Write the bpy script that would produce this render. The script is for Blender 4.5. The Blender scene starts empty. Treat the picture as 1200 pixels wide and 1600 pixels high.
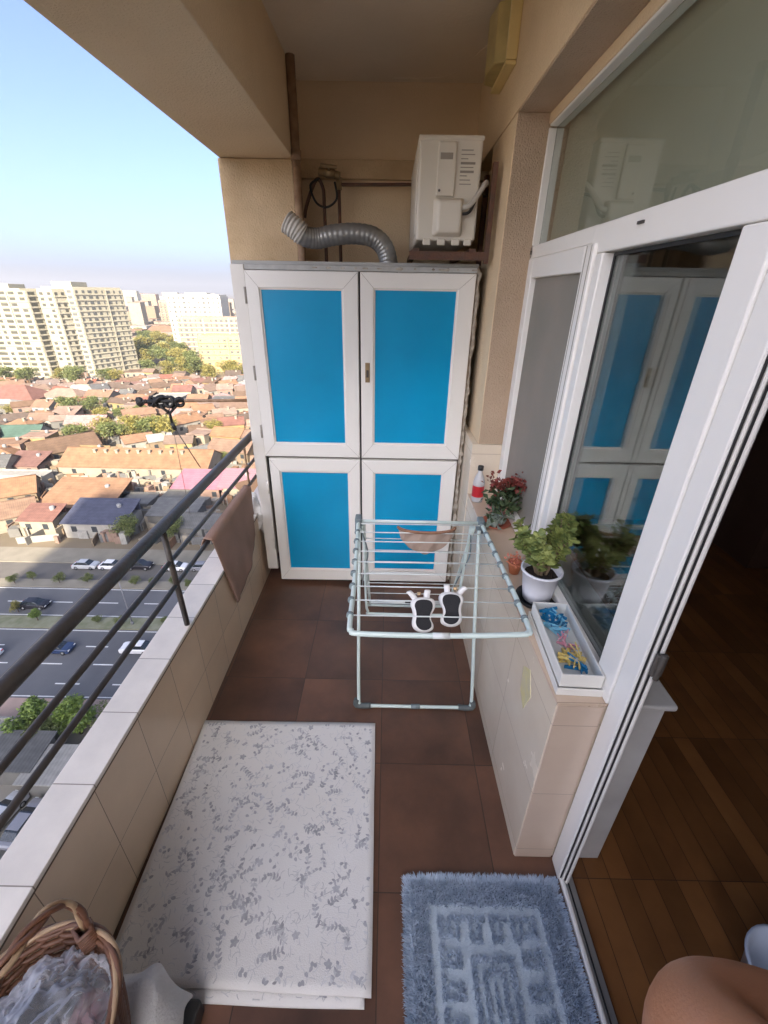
import bpy, bmesh, math, random
from mathutils import Vector, Matrix, noise
R = math.radians
sc = bpy.context.scene
col = sc.collection
rnd = random.Random(7)

# ------------------------------------------------------------ camera
cd = bpy.data.cameras.new("camera"); cam = bpy.data.objects.new("camera", cd); col.objects.link(cam)
cd.sensor_fit = 'VERTICAL'; cd.sensor_height = 24; cd.sensor_width = 18
cd.lens = 24 * 670.45 / 1600
cd.clip_start = 0.02; cd.clip_end = 20000
cam.matrix_world = Matrix(((0.99980939, -0.01918939, 0.00359782, 0), (0.01189867, 0.45279254, -0.8915365, 0),
                           (0.01547897, 0.89140938, 0.45293457, 1.65), (0, 0, 0, 1)))
sc.camera = cam
# ------------------------------------------------------------ world, sun, exposure
SUN_EL = 32
w = bpy.data.worlds.new("World"); sc.world = w; w.use_nodes = True
nt = w.node_tree
sky = nt.nodes.new('ShaderNodeTexSky'); sky.sky_type = 'NISHITA'; sky.sun_disc = False
sky.sun_elevation = R(SUN_EL); sky.sun_rotation = R(180); sky.air_density = .38; sky.dust_density = 3.7; sky.ozone_density = 3.2
sky.altitude = 20
bg = nt.nodes['Background']; nt.links.new(sky.outputs[0], bg.inputs[0]); bg.inputs[1].default_value = 0.066
sl = bpy.data.lights.new("sun", 'SUN'); sl.energy = 2.0; sl.angle = R(0.55); sl.color = (1.0, 0.86, 0.66)
so = bpy.data.objects.new("sun", sl); col.objects.link(so); so.rotation_euler = (R(90 - SUN_EL), 0, 0); so.location = (0, -50, 60)
sc.view_settings.view_transform = 'Standard'; sc.view_settings.look = 'None'
sc.view_settings.exposure = 3.1; sc.view_settings.gamma = 1
sc.render.engine = 'CYCLES'
sc.cycles.max_bounces = 10; sc.cycles.diffuse_bounces = 6; sc.cycles.transmission_bounces = 8; sc.cycles.transparent_max_bounces = 12
sc.render.resolution_x = 768; sc.render.resolution_y = 1024

# ------------------------------------------------------------ helpers
def newmat(name):
    m = bpy.data.materials.new(name); m.use_nodes = True
    return m, m.node_tree, m.node_tree.nodes['Principled BSDF']
def mat(name, c, rough=.6, metal=0, var=.12, scale=6, bump=0, bscale=80, spec=.5, c2=None, detail=6, coords='Object'):
    m, t, b = newmat(name)
    L = t.links.new; N = t.nodes.new
    tc = N('ShaderNodeTexCoord'); n = N('ShaderNodeTexNoise'); n.inputs['Scale'].default_value = scale; n.inputs['Detail'].default_value = detail
    L(tc.outputs[coords], n.inputs['Vector'])
    r = N('ShaderNodeValToRGB'); r.color_ramp.elements[0].position = .3; r.color_ramp.elements[1].position = .7
    ca = c2 if c2 else tuple(x * (1 - var) for x in c)
    r.color_ramp.elements[0].color = (*ca, 1); r.color_ramp.elements[1].color = (*[min(1, x * (1 + (0 if c2 else var))) for x in c], 1)
    L(n.outputs['Fac'], r.inputs['Fac']); L(r.outputs['Color'], b.inputs['Base Color'])
    b.inputs['Roughness'].default_value = rough; b.inputs['Metallic'].default_value = metal; b.inputs['Specular IOR Level'].default_value = spec
    if bump:
        n2 = N('ShaderNodeTexNoise'); n2.inputs['Scale'].default_value = bscale; n2.inputs['Detail'].default_value = 5
        L(tc.outputs[coords], n2.inputs['Vector'])
        bp = N('ShaderNodeBump'); bp.inputs['Strength'].default_value = bump; bp.inputs['Distance'].default_value = .01
        L(n2.outputs['Fac'], bp.inputs['Height']); L(bp.outputs['Normal'], b.inputs['Normal'])
    return m
def math_n(t, op, a, b=None, c=None):
    n = t.nodes.new('ShaderNodeMath'); n.operation = op
    for i, x in enumerate((a, b, c)):
        if x is None: continue
        if isinstance(x, (int, float)): n.inputs[i].default_value = x
        else: t.links.new(x, n.inputs[i])
    return n.outputs[0]
def tilemat(name, c, c2, grout, axes, rough=.35, nscale=3, tilevar=.1, bump=.0, gw=.004, spec=.5):
    """axes: list of (axis index, offset, spacing) grid joints in object coordinates"""
    m, t, b = newmat(name); L = t.links.new; N = t.nodes.new
    tc = N('ShaderNodeTexCoord'); sp = N('ShaderNodeSeparateXYZ'); L(tc.outputs['Object'], sp.inputs[0])
    mask = None; ids = []
    for ax, off, s in axes:
        q = math_n(t, 'DIVIDE', math_n(t, 'SUBTRACT', sp.outputs[ax], off), s)
        fr = math_n(t, 'FRACT', q); ids.append(math_n(t, 'FLOOR', q))
        d = math_n(t, 'MULTIPLY', math_n(t, 'MINIMUM', fr, math_n(t, 'SUBTRACT', 1.0, fr)), s)
        k = math_n(t, 'LESS_THAN', d, gw / 2)
        mask = k if mask is None else math_n(t, 'MAXIMUM', mask, k)
    cb = N('ShaderNodeCombineXYZ')
    for i, o in enumerate(ids): L(o, cb.inputs[i])
    wn = N('ShaderNodeTexWhiteNoise'); L(cb.outputs[0], wn.inputs['Vector'])
    n = N('ShaderNodeTexNoise'); n.inputs['Scale'].default_value = nscale; n.inputs['Detail'].default_value = 7; n.inputs['Roughness'].default_value = .6
    va = N('ShaderNodeVectorMath'); va.operation = 'ADD'; L(tc.outputs['Object'], va.inputs[0])
    vs = N('ShaderNodeVectorMath'); vs.operation = 'SCALE'; vs.inputs['Scale'].default_value = 5; L(cb.outputs[0], vs.inputs[0]); L(vs.outputs[0], va.inputs[1])
    L(va.outputs[0], n.inputs['Vector'])
    r = N('ShaderNodeValToRGB'); r.color_ramp.elements[0].position = .3; r.color_ramp.elements[1].position = .7
    r.color_ramp.elements[0].color = (*c2, 1); r.color_ramp.elements[1].color = (*c, 1); L(n.outputs['Fac'], r.inputs['Fac'])
    hs = N('ShaderNodeHueSaturation'); L(r.outputs['Color'], hs.inputs['Color'])
    L(math_n(t, 'ADD', 1 - tilevar / 2, math_n(t, 'MULTIPLY', wn.outputs['Value'], tilevar)), hs.inputs['Value'])
    mx = N('ShaderNodeMix'); mx.data_type = 'RGBA'; L(mask, mx.inputs[0]); L(hs.outputs['Color'], mx.inputs[6]); mx.inputs[7].default_value = (*grout, 1)
    L(mx.outputs[2], b.inputs['Base Color'])
    rr = math_n(t, 'ADD', rough - .08, math_n(t, 'MULTIPLY', n.outputs['Fac'], .2)); L(rr, b.inputs['Roughness'])
    b.inputs['Specular IOR Level'].default_value = spec
    bp = N('ShaderNodeBump'); bp.inputs['Strength'].default_value = .5; bp.inputs['Distance'].default_value = .002
    h = math_n(t, 'SUBTRACT', math_n(t, 'MULTIPLY', n.outputs['Fac'], bump), mask); L(h, bp.inputs['Height']); L(bp.outputs['Normal'], b.inputs['Normal'])
    return m
def glassmat(name, tint=(.9, .95, .93), rough=.0, alpha_diff=0.0, dcol=(.3, .3, .25)):
    m, t, b = newmat(name); L = t.links.new; N = t.nodes.new
    b.inputs['Base Color'].default_value = (*tint, 1); b.inputs['Roughness'].default_value = rough
    b.inputs['Transmission Weight'].default_value = 1; b.inputs['IOR'].default_value = 1.5
    if alpha_diff > 0:
        out = t.nodes['Material Output']; d = N('ShaderNodeBsdfDiffuse'); d.inputs[0].default_value = (*dcol, 1)
        mx = N('ShaderNodeMixShader'); mx.inputs[0].default_value = alpha_diff
        L(b.outputs[0], mx.inputs[1]); L(d.outputs[0], mx.inputs[2]); L(mx.outputs[0], out.inputs[0])
    return m
def leafmat(name, c, c2):
    m, t, b = newmat(name); L = t.links.new; N = t.nodes.new
    tc = N('ShaderNodeTexCoord'); n = N('ShaderNodeTexNoise'); n.inputs['Scale'].default_value = 1.6; n.inputs['Detail'].default_value = 6
    L(tc.outputs['Generated'], n.inputs['Vector']); n.inputs['Scale'].default_value = 9
    r = N('ShaderNodeValToRGB'); r.color_ramp.elements[0].position = .35; r.color_ramp.elements[1].position = .65
    r.color_ramp.elements[0].color = (*c2, 1); r.color_ramp.elements[1].color = (*c, 1); L(n.outputs['Fac'], r.inputs['Fac'])
    L(r.outputs['Color'], b.inputs['Base Color']); b.inputs['Roughness'].default_value = .55
    tr = N('ShaderNodeBsdfTranslucent'); L(r.outputs['Color'], tr.inputs[0])
    mx = N('ShaderNodeMixShader'); mx.inputs[0].default_value = .3
    L(b.outputs[0], mx.inputs[1]); L(tr.outputs[0], mx.inputs[2]); L(mx.outputs[0], t.nodes['Material Output'].inputs[0])
    return m
def BM(): return bmesh.new()
def box(bm, x0, x1, y0, y1, z0, z1, mi=0, M=None):
    v = [bm.verts.new((x, y, z)) for z in (z0, z1) for (x, y) in ((x0, y0), (x1, y0), (x1, y1), (x0, y1))]
    if M:
        for q in v: q.co = M @ q.co
    for q in ((3, 2, 1, 0), (4, 5, 6, 7), (0, 1, 5, 4), (1, 2, 6, 5), (2, 3, 7, 6), (3, 0, 4, 7)):
        f = bm.faces.new([v[i] for i in q]); f.material_index = mi
    return v
def tube(bm, pts, r, n=8, mi=0, closed=False, cap=True):
    pts = [Vector(p) for p in pts]; rs = r if isinstance(r, (list, tuple)) else [r] * len(pts)
    rings = []; up = None; N = len(pts)
    for i, p in enumerate(pts):
        if closed: d = (pts[(i + 1) % N] - pts[i - 1])
        else: d = pts[min(i + 1, N - 1)] - pts[max(i - 1, 0)]
        d.normalize()
        if up is None:
            up = Vector((0, 0, 1)) if abs(d.z) < .9 else Vector((1, 0, 0))
        a = d.cross(up)
        if a.length < 1e-5: a = d.cross(Vector((0, 1, 0)))
        a.normalize(); bb = a.cross(d).normalized(); up = bb
        rings.append([bm.verts.new(p + (a * math.cos(2 * math.pi * k / n) + bb * math.sin(2 * math.pi * k / n)) * rs[i]) for k in range(n)])
    for i in range(N if closed else N - 1):
        A, B = rings[i], rings[(i + 1) % N]
        for k in range(n):
            f = bm.faces.new((A[k], A[(k + 1) % n], B[(k + 1) % n], B[k])); f.smooth = True; f.material_index = mi
    if cap and not closed:
        for A in (rings[0], rings[-1]):
            f = bm.faces.new(A); f.material_index = mi
def lathe(bm, prof, n=24, c=(0, 0, 0), mi=0, cap=True, M=None):
    rings = [[bm.verts.new((c[0] + r * math.cos(2 * math.pi * k / n), c[1] + r * math.sin(2 * math.pi * k / n), c[2] + z)) for k in range(n)] for r, z in prof]
    if M:
        for q in rings:
            for v in q: v.co = M @ v.co
    for A, B in zip(rings, rings[1:]):
        for k in range(n):
            f = bm.faces.new((A[k], A[(k + 1) % n], B[(k + 1) % n], B[k])); f.smooth = True; f.material_index = mi
    if cap:
        for A in (rings[0], rings[-1]):
            f = bm.faces.new(A); f.material_index = mi
def prism(bm, poly, z0, z1, mi=0, M=None):
    a = [bm.verts.new((x, y, z0)) for x, y in poly]; b = [bm.verts.new((x, y, z1)) for x, y in poly]
    if M:
        for v in a + b: v.co = M @ v.co
    n = len(poly)
    for f in [bm.faces.new(list(reversed(a))), bm.faces.new(b)] + [bm.faces.new((a[i], a[(i + 1) % n], b[(i + 1) % n], b[i])) for i in range(n)]:
        f.material_index = mi
def smoothpath(pts, n=8, closed=False):
    P = [Vector(p) for p in pts]; out = []; N = len(P)
    rng = range(N if closed else N - 1)
    for i in rng:
        if closed: p0, p1, p2, p3 = P[i - 1], P[i], P[(i + 1) % N], P[(i + 2) % N]
        else: p0, p1, p2, p3 = P[max(i - 1, 0)], P[i], P[i + 1], P[min(i + 2, N - 1)]
        for k in range(n):
            t = k / n
            out.append(.5 * ((2 * p1) + (p2 - p0) * t + (2 * p0 - 5 * p1 + 4 * p2 - p3) * t * t + (3 * p1 - p0 - 3 * p2 + p3) * t ** 3))
    if not closed: out.append(P[-1])
    return out
def tag(o, label=None, cat=None, group=None, kind=None):
    if label: o['label'] = label
    if cat: o['category'] = cat
    if group: o['group'] = group
    if kind: o['kind'] = kind
    return o
def O(name, bm, mats, parent=None, bevel=0, smooth=False, loc=None, rot=None, seg=2):
    me = bpy.data.meshes.new(name)
    bmesh.ops.recalc_face_normals(bm, faces=bm.faces)
    if smooth:
        for f in bm.faces: f.smooth = True
    bm.to_mesh(me); bm.free()
    for m in (mats if isinstance(mats, (list, tuple)) else [mats]): me.materials.append(m)
    o = bpy.data.objects.new(name, me); col.objects.link(o)
    if parent: o.parent = parent
    if loc: o.location = loc
    if rot: o.rotation_euler = rot
    if bevel:
        b = o.modifiers.new('b', 'BEVEL'); b.width = bevel; b.segments = seg; b.limit_method = 'ANGLE'; b.angle_limit = R(40)
        b.harden_normals = False
    return o
def E_(name, loc, label, cat, group=None, rot=None):
    o = bpy.data.objects.new(name, None); col.objects.link(o); o.location = loc; o.empty_display_size = .1
    if rot: o.rotation_euler = rot
    return tag(o, label, cat, group)
def copy_tree(o, parent=None):
    c = o.copy(); col.objects.link(c); c.parent = parent
    for ch in [x for x in bpy.data.objects if x.parent == o and x != c]: copy_tree(ch, c)
    return c
def boxo(name, dims, m, parent=None, bevel=0):
    bm = BM(); box(bm, *dims); return O(name, bm, m, parent, bevel)
def noise3(p): return noise.noise(Vector(p))

# ------------------------------------------------------------ materials
stucco = mat('stucco', (.82, .65, .44), .9, bump=.55, bscale=140, scale=1.6, c2=(.69, .53, .34), spec=.2)
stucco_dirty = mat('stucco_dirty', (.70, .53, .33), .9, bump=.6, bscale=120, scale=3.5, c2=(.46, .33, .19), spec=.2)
ceil_m = mat('ceiling_paint', (.84, .74, .59), .9, bump=.15, bscale=60, scale=1.5, c2=(.72, .62, .48), spec=.2)
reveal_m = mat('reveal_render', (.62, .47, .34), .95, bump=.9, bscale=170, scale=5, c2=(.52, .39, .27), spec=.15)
pvc = mat('white_pvc', (.86, .84, .79), .28, var=.02, scale=2)
pvc2 = mat('aged_white_pvc', (.80, .77, .71), .35, var=.04, scale=3)
blue = mat('blue_panel', (.004, .31, .58), .22, var=.09, scale=2.2, bump=.05, bscale=7)
foam = mat('expanding_foam', (.62, .58, .50), .9, bump=.8, bscale=60, scale=22, c2=(.20, .16, .12))
rail_m = mat('dark_painted_steel', (.060, .050, .042), .38, var=.25, scale=14, bump=.15, bscale=90, metal=.2)
tile_floor = tilemat('brown_floor_tile', (.165, .078, .046), (.058, .031, .022), (.040, .024, .017), [(0, 0.0, .37), (1, .24, .41)], rough=.36, nscale=3.2, tilevar=.3, bump=.3, gw=.003)
tile_par = tilemat('beige_wall_tile', (.70, .54, .38), (.62, .47, .325), (.20, .13, .085), [(1, .019, .2165), (2, -.09, .30)], rough=.3, nscale=5, tilevar=.06, gw=.0022)
tile_cap = tilemat('grey_cap_tile', (.76, .70, .62), (.64, .585, .52), (.26, .22, .18), [(1, .019, .2165)], rough=.35, nscale=8, tilevar=.05, gw=.0028)
tile_low = tilemat('cream_wall_tile', (.76, .66, .52), (.70, .59, .45), (.42, .32, .24), [(1, 0, .33), (2, .05, .30)], rough=.22, nscale=4, tilevar=.05, gw=.002)
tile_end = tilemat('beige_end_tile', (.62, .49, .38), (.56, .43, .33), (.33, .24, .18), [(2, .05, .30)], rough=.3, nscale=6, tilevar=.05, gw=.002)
sill_m = tilemat('beige_sill_tile', (.60, .46, .34), (.53, .40, .29), (.33, .24, .17), [(1, 0, .33)], rough=.28, nscale=7, tilevar=.05, gw=.002)
grout_m = mat('dark_edge_trim', (.12, .075, .045), .7)
rust = mat('rusty_pipe', (.42, .28, .17), .7, c2=(.22, .125, .07), scale=20, bump=.4, bscale=60)
darkmetal = mat('dark_rusty_steel', (.10, .06, .045), .7, c2=(.16, .07, .04), scale=25, bump=.4, bscale=80)
brass = mat('tarnished_brass', (.35, .25, .14), .45, metal=.6, scale=30)
ductm = mat('aluminium_duct', (.34, .34, .33), .38, metal=.6, var=.12, scale=12)
ductend = mat('pale_duct_end', (.60, .57, .52), .6, var=.1)
acm = mat('ac_casing', (.74, .70, .61), .4, var=.04, scale=3)
acdark = mat('ac_dark', (.08, .07, .06), .6)
acprint = mat('ac_print', (.34, .31, .27), .6)
lampm = mat('lamp_body', (.78, .62, .28), .4, var=.05)
lampc = mat('lamp_cover', (.50, .40, .17), .3, var=.15, scale=15)
glass = glassmat('window_glass', (.80, .86, .84))
screenm = mat('screen_reflection_tint', (.34, .28, .23), .8, scale=1.5, c2=(.20, .20, .17))  # brown to grey mottling stands in for the gradient reflected in the sash
gasket = mat('black_gasket', (.02, .02, .02), .6)
alu = mat('aluminium_strip', (.55, .55, .54), .35, metal=.8)
parquet = tilemat('parquet', (.27, .115, .036), (.14, .055, .018), (.04, .016, .007), [(0, .60, .07), (1, .2, .50)], rough=.35, nscale=2.5, tilevar=.55, gw=.002)
marble = mat('marble', (.62, .60, .56), .3, scale=5, c2=(.45, .43, .40))
roomw = mat('room_wall', (.35, .30, .25), .8)
roomc = mat('room_ceiling', (.6, .58, .55), .8)
curtain_m = mat('olive_curtain', (.74, .70, .55), .8, scale=.9, c2=(.64, .60, .46))
woodf = mat('dark_wood', (.06, .03, .02), .4)
rackm = mat('mint_tube', (.60, .70, .66), .3, var=.03)
rackc = mat('rack_clip', (.20, .25, .26), .5)
wirem = mat('white_wire', (.66, .70, .68), .4)
rubber = mat('black_sole', (.012, .012, .014), .7, bump=.4, bscale=300)
shoew = mat('white_shoe', (.76, .75, .73), .6)
hatm = mat('pinkish_cloth', (.50, .38, .31), .9, scale=12, c2=(.40, .30, .24), bump=.3, bscale=200)
hatb = mat('brown_band', (.25, .13, .08), .9)
white_pl = mat('white_plastic_pot', (.72, .72, .76), .35, var=.02)
blackp = mat('black_plastic', (.015, .018, .02), .4)
soil = mat('soil', (.025, .016, .010), .95, bump=1, bscale=120)
jadem = leafmat('jade_leaf', (.40, .44, .13), (.13, .19, .055))
redleaf = leafmat('red_bract', (.36, .07, .06), (.17, .06, .04))
darkleaf = leafmat('dark_leaf', (.09, .13, .05), (.035, .06, .03))
silverleaf = leafmat('silver_leaf', (.42, .46, .40), (.20, .26, .20))
stemm = mat('stem', (.20, .14, .08), .8)
terra = mat('terracotta', (.45, .13, .07), .6)
pinkp = mat('pink_pot', (.62, .28, .24), .5)
cardb = mat('white_card', (.74, .72, .66), .6, var=.03)
cardin = mat('grey_card_inside', (.55, .57, .55), .7, var=.05)
clothm = mat('mat_cloth', (.70, .69, .68), .9, scale=2.5, c2=(.66, .635, .60), bump=.25, bscale=350, spec=.1)
printm = mat('mat_print', (.40, .40, .42), .9, scale=30, var=.25, spec=.1)
printl = mat('mat_print_light', (.54, .54, .55), .9, scale=30, var=.2, spec=.1)
brownc = mat('brown_cloth', (.42, .27, .21), .95, scale=6, c2=(.34, .22, .165), bump=.5, bscale=260, spec=.1)
towelm = mat('white_towel', (.62, .61, .60), .95, scale=4, bump=.5, bscale=160, spec=.1)
wicker1 = mat('wicker_light', (.42, .30, .18), .5, scale=30, c2=(.26, .15, .08))
wicker2 = mat('wicker_dark', (.10, .042, .022), .5, scale=30, c2=(.17, .075, .04))
skin = mat('skin', (.44, .20, .10), .45, scale=7, c2=(.36, .145, .072), bump=.10, bscale=300)
shirt = mat('grey_tshirt', (.12, .13, .15), .9)
trous = mat('dark_trousers', (.04, .045, .06), .9)
hairm = mat('black_hair', (.012, .010, .009), .6)
decor = mat('yellow_decor', (.72, .64, .30), .3, scale=40, c2=(.66, .60, .42))
pal_blue = mat('blue_plastic', (.01, .16, .34), .35); pal_teal = mat('light_blue_plastic', (.18, .45, .60), .4)
pal_pink = mat('pink_plastic', (.70, .32, .38), .4); pal_yel = mat('yellow_plastic', (.66, .50, .16), .4)
clearm = None
def plasticbag():
    m, t, b = newmat('clear_plastic_film'); b.inputs['Base Color'].default_value = (.72, .73, .78, 1); b.inputs['Roughness'].default_value = .18
    N = t.nodes.new; L = t.links.new
    tr = N('ShaderNodeBsdfTransparent'); mx = N('ShaderNodeMixShader'); mx.inputs[0].default_value = .42
    lw = N('ShaderNodeLayerWeight'); lw.inputs[0].default_value = .45
    f = math_n(t, 'ADD', .16, math_n(t, 'MULTIPLY', lw.outputs['Facing'], .75)); L(f, mx.inputs[0])
    L(tr.outputs[0], mx.inputs[1]); L(b.outputs[0], mx.inputs[2]); L(mx.outputs[0], t.nodes['Material Output'].inputs[0])
    return m
clearm = plasticbag()

# ================================================================ BALCONY SHELL
G = -44.35
YB = -1.9         # balcony's unseen near end, left open above its parapet to admit light
bm = BM(); box(bm, -.9, .575, YB, 2.98, -.14, 0)
tag(O('balcony_floor', bm, tile_floor), kind='structure')
# room behind the window (dark)
tag(boxo('room_floor', (.612, 5, YB, 3.2, -.14, -.004), parquet), kind='structure')
tag(boxo('room_ceiling', (.80, 5, YB, 3.2, 2.55, 2.75), roomc), kind='structure')
bm = BM(); box(bm, 5, 5.2, YB, 3.2, -.14, 2.75); box(bm, .80, 5, 3.2, 3.4, -.14, 2.75); box(bm, .70, 5, YB - .2, YB, -.14, 2.75)
tag(O('room_wall', bm, roomw), kind='structure')
# parapet
pw = E_('parapet_wall', (-.85, 0, 0), 'low beige tiled balcony parapet with pale grey cap tiles under the railing', 'wall')
boxo('tiled_body', (-.004, .095, YB, 3.2, -.5, .4798), tile_par, pw)
boxo('cap_tiles', (-.008, .102, YB, 3.2, .480, .4945), tile_cap, pw, .002)
boxo('edge_trim', (.0955, .0990, YB, 2.9, .470, .4785), grout_m, pw)
boxo('floor_joint', (.0952, .0975, YB, 2.9, .0005, .006), grout_m, pw)
# ceiling, beam, column, back wall, side wall
tag(boxo('balcony_ceiling', (-.494, .80, .5, 2.929, 2.61, 2.80), ceil_m), kind='structure')  # ceiling and beam stop short behind the viewer so sky light enters
bm = BM(); box(bm, -.868, -.4945, .5, 3.15, 2.246, 2.80)
tag(O('concrete_beam', bm, stucco, bevel=.004), 'beige rendered beam running above the open side of the balcony', 'beam')
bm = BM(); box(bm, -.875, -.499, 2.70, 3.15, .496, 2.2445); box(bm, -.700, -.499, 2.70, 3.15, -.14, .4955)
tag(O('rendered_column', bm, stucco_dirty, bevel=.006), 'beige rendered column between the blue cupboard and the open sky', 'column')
bw = E_('back_wall', (0, 3.03, 0), 'beige end wall above the cupboard, behind the air conditioner', 'wall')
bm = BM(); box(bm, -.499, .80, -.1, .15, 2.29, 2.80); O('upper_render', bm, stucco, bw)
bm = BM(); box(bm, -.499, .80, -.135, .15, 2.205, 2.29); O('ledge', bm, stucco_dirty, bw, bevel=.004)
bm = BM(); box(bm, -.499, .80, -.1, .15, -.14, 2.205); O('lower_render', bm, stucco, bw)
# side (window) wall
sw = E_('window_wall', (.6, 2.5, 0), 'orange beige rendered wall around the white window and balcony door', 'wall')
def wb(name, d, m, bev=.003):
    bm = BM(); box(bm, d[0] - .6, d[1] - .6, d[2] - 2.5, d[3] - 2.5, d[4], d[5]); return O(name, bm, m, sw, bevel=bev)
wb('pier', (.448, .80, 2.040, 2.44, 1.0, 2.242), stucco)
wb('pier_reveal', (.452, .70, 2.034, 2.040, 1.002, 2.240), reveal_m, 0)
wb('dark_recess_side', (.52, .80, 2.44, 2.93, 1.0, 2.242), stucco_dirty)  # recess added so this stretch of wall falls dark
wb('lintel', (.448, .80, YB, 2.93, 2.247, 2.61), stucco)
wb('lintel_soffit', (.452, .70, YB, 2.034, 2.241, 2.247), reveal_m, 0)
wb('tiled_pier', (.4203, .80, 2.032, 2.93, 0, .999), tile_low)
wb('near_pier', (.448, .80, YB, YB + .12, 0, 2.24), stucco)
bm = BM(); box(bm, -.75, .44, -.09, .09, 0, .4945)
tag(O('near_end_parapet', bm, tile_cap, loc=(0, YB + .1, 0)), 'low parapet closing the open near end of the balcony behind the viewer', 'wall')
# low tiled wall under the window
lw = E_('low_tiled_wall', (.5, .755, 0), 'cream tiled low wall with beige sill below the long window', 'wall')
def lb(name, d, m, bev=.0015):
    bm = BM(); box(bm, d[0] - .5, d[1] - .5, d[2] - .755, d[3] - .755, d[4], d[5]); o = O(name, bm, m, lw, bevel=bev); return o
# slight narrowing of the balcony towards its far end: sheared by real geometry
def lowprism(name, x0n, x0f, x1, y0, y1, z0, z1, m, bev=.0015):
    bm = BM(); prism(bm, [(x0n - .5, y0 - .755), (x1 - .5, y0 - .755), (x1 - .5, y1 - .755), (x0f - .5, y1 - .755)], z0, z1); return O(name, bm, m, lw, bevel=bev)
lowprism('tiled_face', .4455, .4255, .72, .758, 2.03, 0, .7235, tile_low)
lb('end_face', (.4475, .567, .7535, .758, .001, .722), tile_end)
lowprism('sill', .4435, .4225, .60, .752, 2.03, .7245, .736, sill_m, .003)
lb('inner_cheek', (.6125, .722, .754, .758, .0, .715), marble)
s_ = lb('inner_sill', (.6125, .742, .742, 2.03, .7245, .742), marble, .005)
bm = BM()
pts = [(.985, .62), (.935, .655), (.895, .585), (.925, .50), (.972, .53)]
vs = [bm.verts.new((-.0585, y - .755, z)) for y, z in pts]; vs2 = [bm.verts.new((-.055, y - .755, z)) for y, z in pts]
bm.faces.new(vs); bm.faces.new(list(reversed(vs2)))
for i in range(5): bm.faces.new((vs[i], vs[(i + 1) % 5], vs2[(i + 1) % 5], vs2[i]))
d_ = O('decor_tile', bm, decor, lw); d_['label'] = 'small pale yellow decorative inset'

# ------------------------------------------------------------ window and door assembly (rotated 1.9 deg)
ROT = (0, 0, 0); P0 = (.567, .75, 0)
wn_ = E_('window_unit', P0, 'white plastic window unit with large clear pane, side sash and glazed transom', 'window', rot=ROT)
def fr(name, s0, s1, z0, z1, x0=0, x1=.06, m=pvc, parent=None, bev=.004):
    bm = BM(); box(bm, x0, x1, s0, s1, z0, z1); return O(name, bm, m, parent or wn_, bevel=bev)
# main frame members butt end to end
fr('door_post', -.058, -.001, .004, 1.757, x1=.032)
fr('door_post', .001, .078, .7375, 1.757, x0=-.004)
fr('transom_bar', -1.75, .665, 1.7585, 1.828, x0=-.003)
fr('transom_bar', .667, 1.285, 1.785, 1.830)
fr('top_rail', -1.75, 1.284, 2.208, 2.2405, m=stucco, x0=-.002)
fr('top_bead', -1.75, 1.274, 2.199, 2.207, m=pvc)
fr('side_rail', 1.258, 1.283, .7375, 1.829, m=pvc2)
fr('side_rail', 1.275, 1.283, 1.831, 2.198, m=pvc2)
fr('mullion', .578, .622, .7375, 1.757, x0=-.006)
fr('bottom_rail', .080, .577, .7375, .770)
fr('far_door_jamb', -1.70, -1.63, .004, 1.757)
# rebate and gasket of the open doorway
fr('gasket', -.0615, -.0585, .02, 1.755, x0=.004, x1=.009, m=gasket)
fr('rebate', -.066, -.0585, .004, 1.755, x0=.0095, x1=.0165, m=pvc2)
fr('gasket', -.0685, -.0665, .02, 1.755, x0=.0145, x1=.0195, m=gasket)
fr('rebate', -.071, -.0585, .004, 1.755, x0=.020, x1=.030, m=pvc2)
bm = BM(); box(bm, .008, .032, -.083, -.0715, .925, .985); tube(bm, [(.018, -.085, .92), (.018, -.085, .99)], .006, 10)
O('hinge', bm, acdark, wn_, bevel=.003)
bm = BM(); box(bm, -.008, -.003, .40, .425, 1.80, 1.806); O('drain_slot', bm, acdark, wn_)
bm = BM(); box(bm, -.004, .000, 1.262, 1.275, 1.800, 1.813); O('plug', bm, acdark, wn_)
# middle fixed pane, transom pane
bm = BM(); box(bm, .028, .034, .078, .578, .770, 1.7585); O('middle_pane', bm, glass, wn_)
bm = BM(); box(bm, .046, .050, .078, .578, .770, 1.757); O('inner_pane', bm, glass, wn_)
bm = BM(); box(bm, .024, .028, .0785, .087, .771, 1.757); box(bm, .024, .028, .569, .5775, .771, 1.757); box(bm, .024, .028, .0875, .5685, 1.749, 1.757)
O('glazing_bead', bm, gasket, wn_)
bm = BM(); box(bm, .028, .034, -1.75, 1.2745, 1.8305, 2.1985); O('transom_pane', bm, glass, wn_)
# side sash with insect screen
sa = fr('sash', .630, 1.250, .745, 1.788, x0=-.002, x1=.004, m=pvc)
bm = BM()
box(bm, -.012, .05, .626, .690, .745, 1.783); box(bm, -.010, .05, 1.195, 1.255, .745, 1.783)
box(bm, -.010, .05, .692, 1.193, 1.715, 1.783); box(bm, -.010, .05, .692, 1.193, .745, .800)
bm2 = bm; me = sa.data; bm2.to_mesh(me); bm2.free(); me.materials.clear(); me.materials.append(pvc)
bm = BM(); box(bm, .012, .016, .690, 1.195, .80, 1.715); O('screen', bm, screenm, sa)
bm = BM(); box(bm, -.0135, -.0125, .640, .643, .75, 1.780); box(bm, -.0135, -.0125, .672, .675, .75, 1.780); O('sash_groove', bm, acprint, sa)
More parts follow.
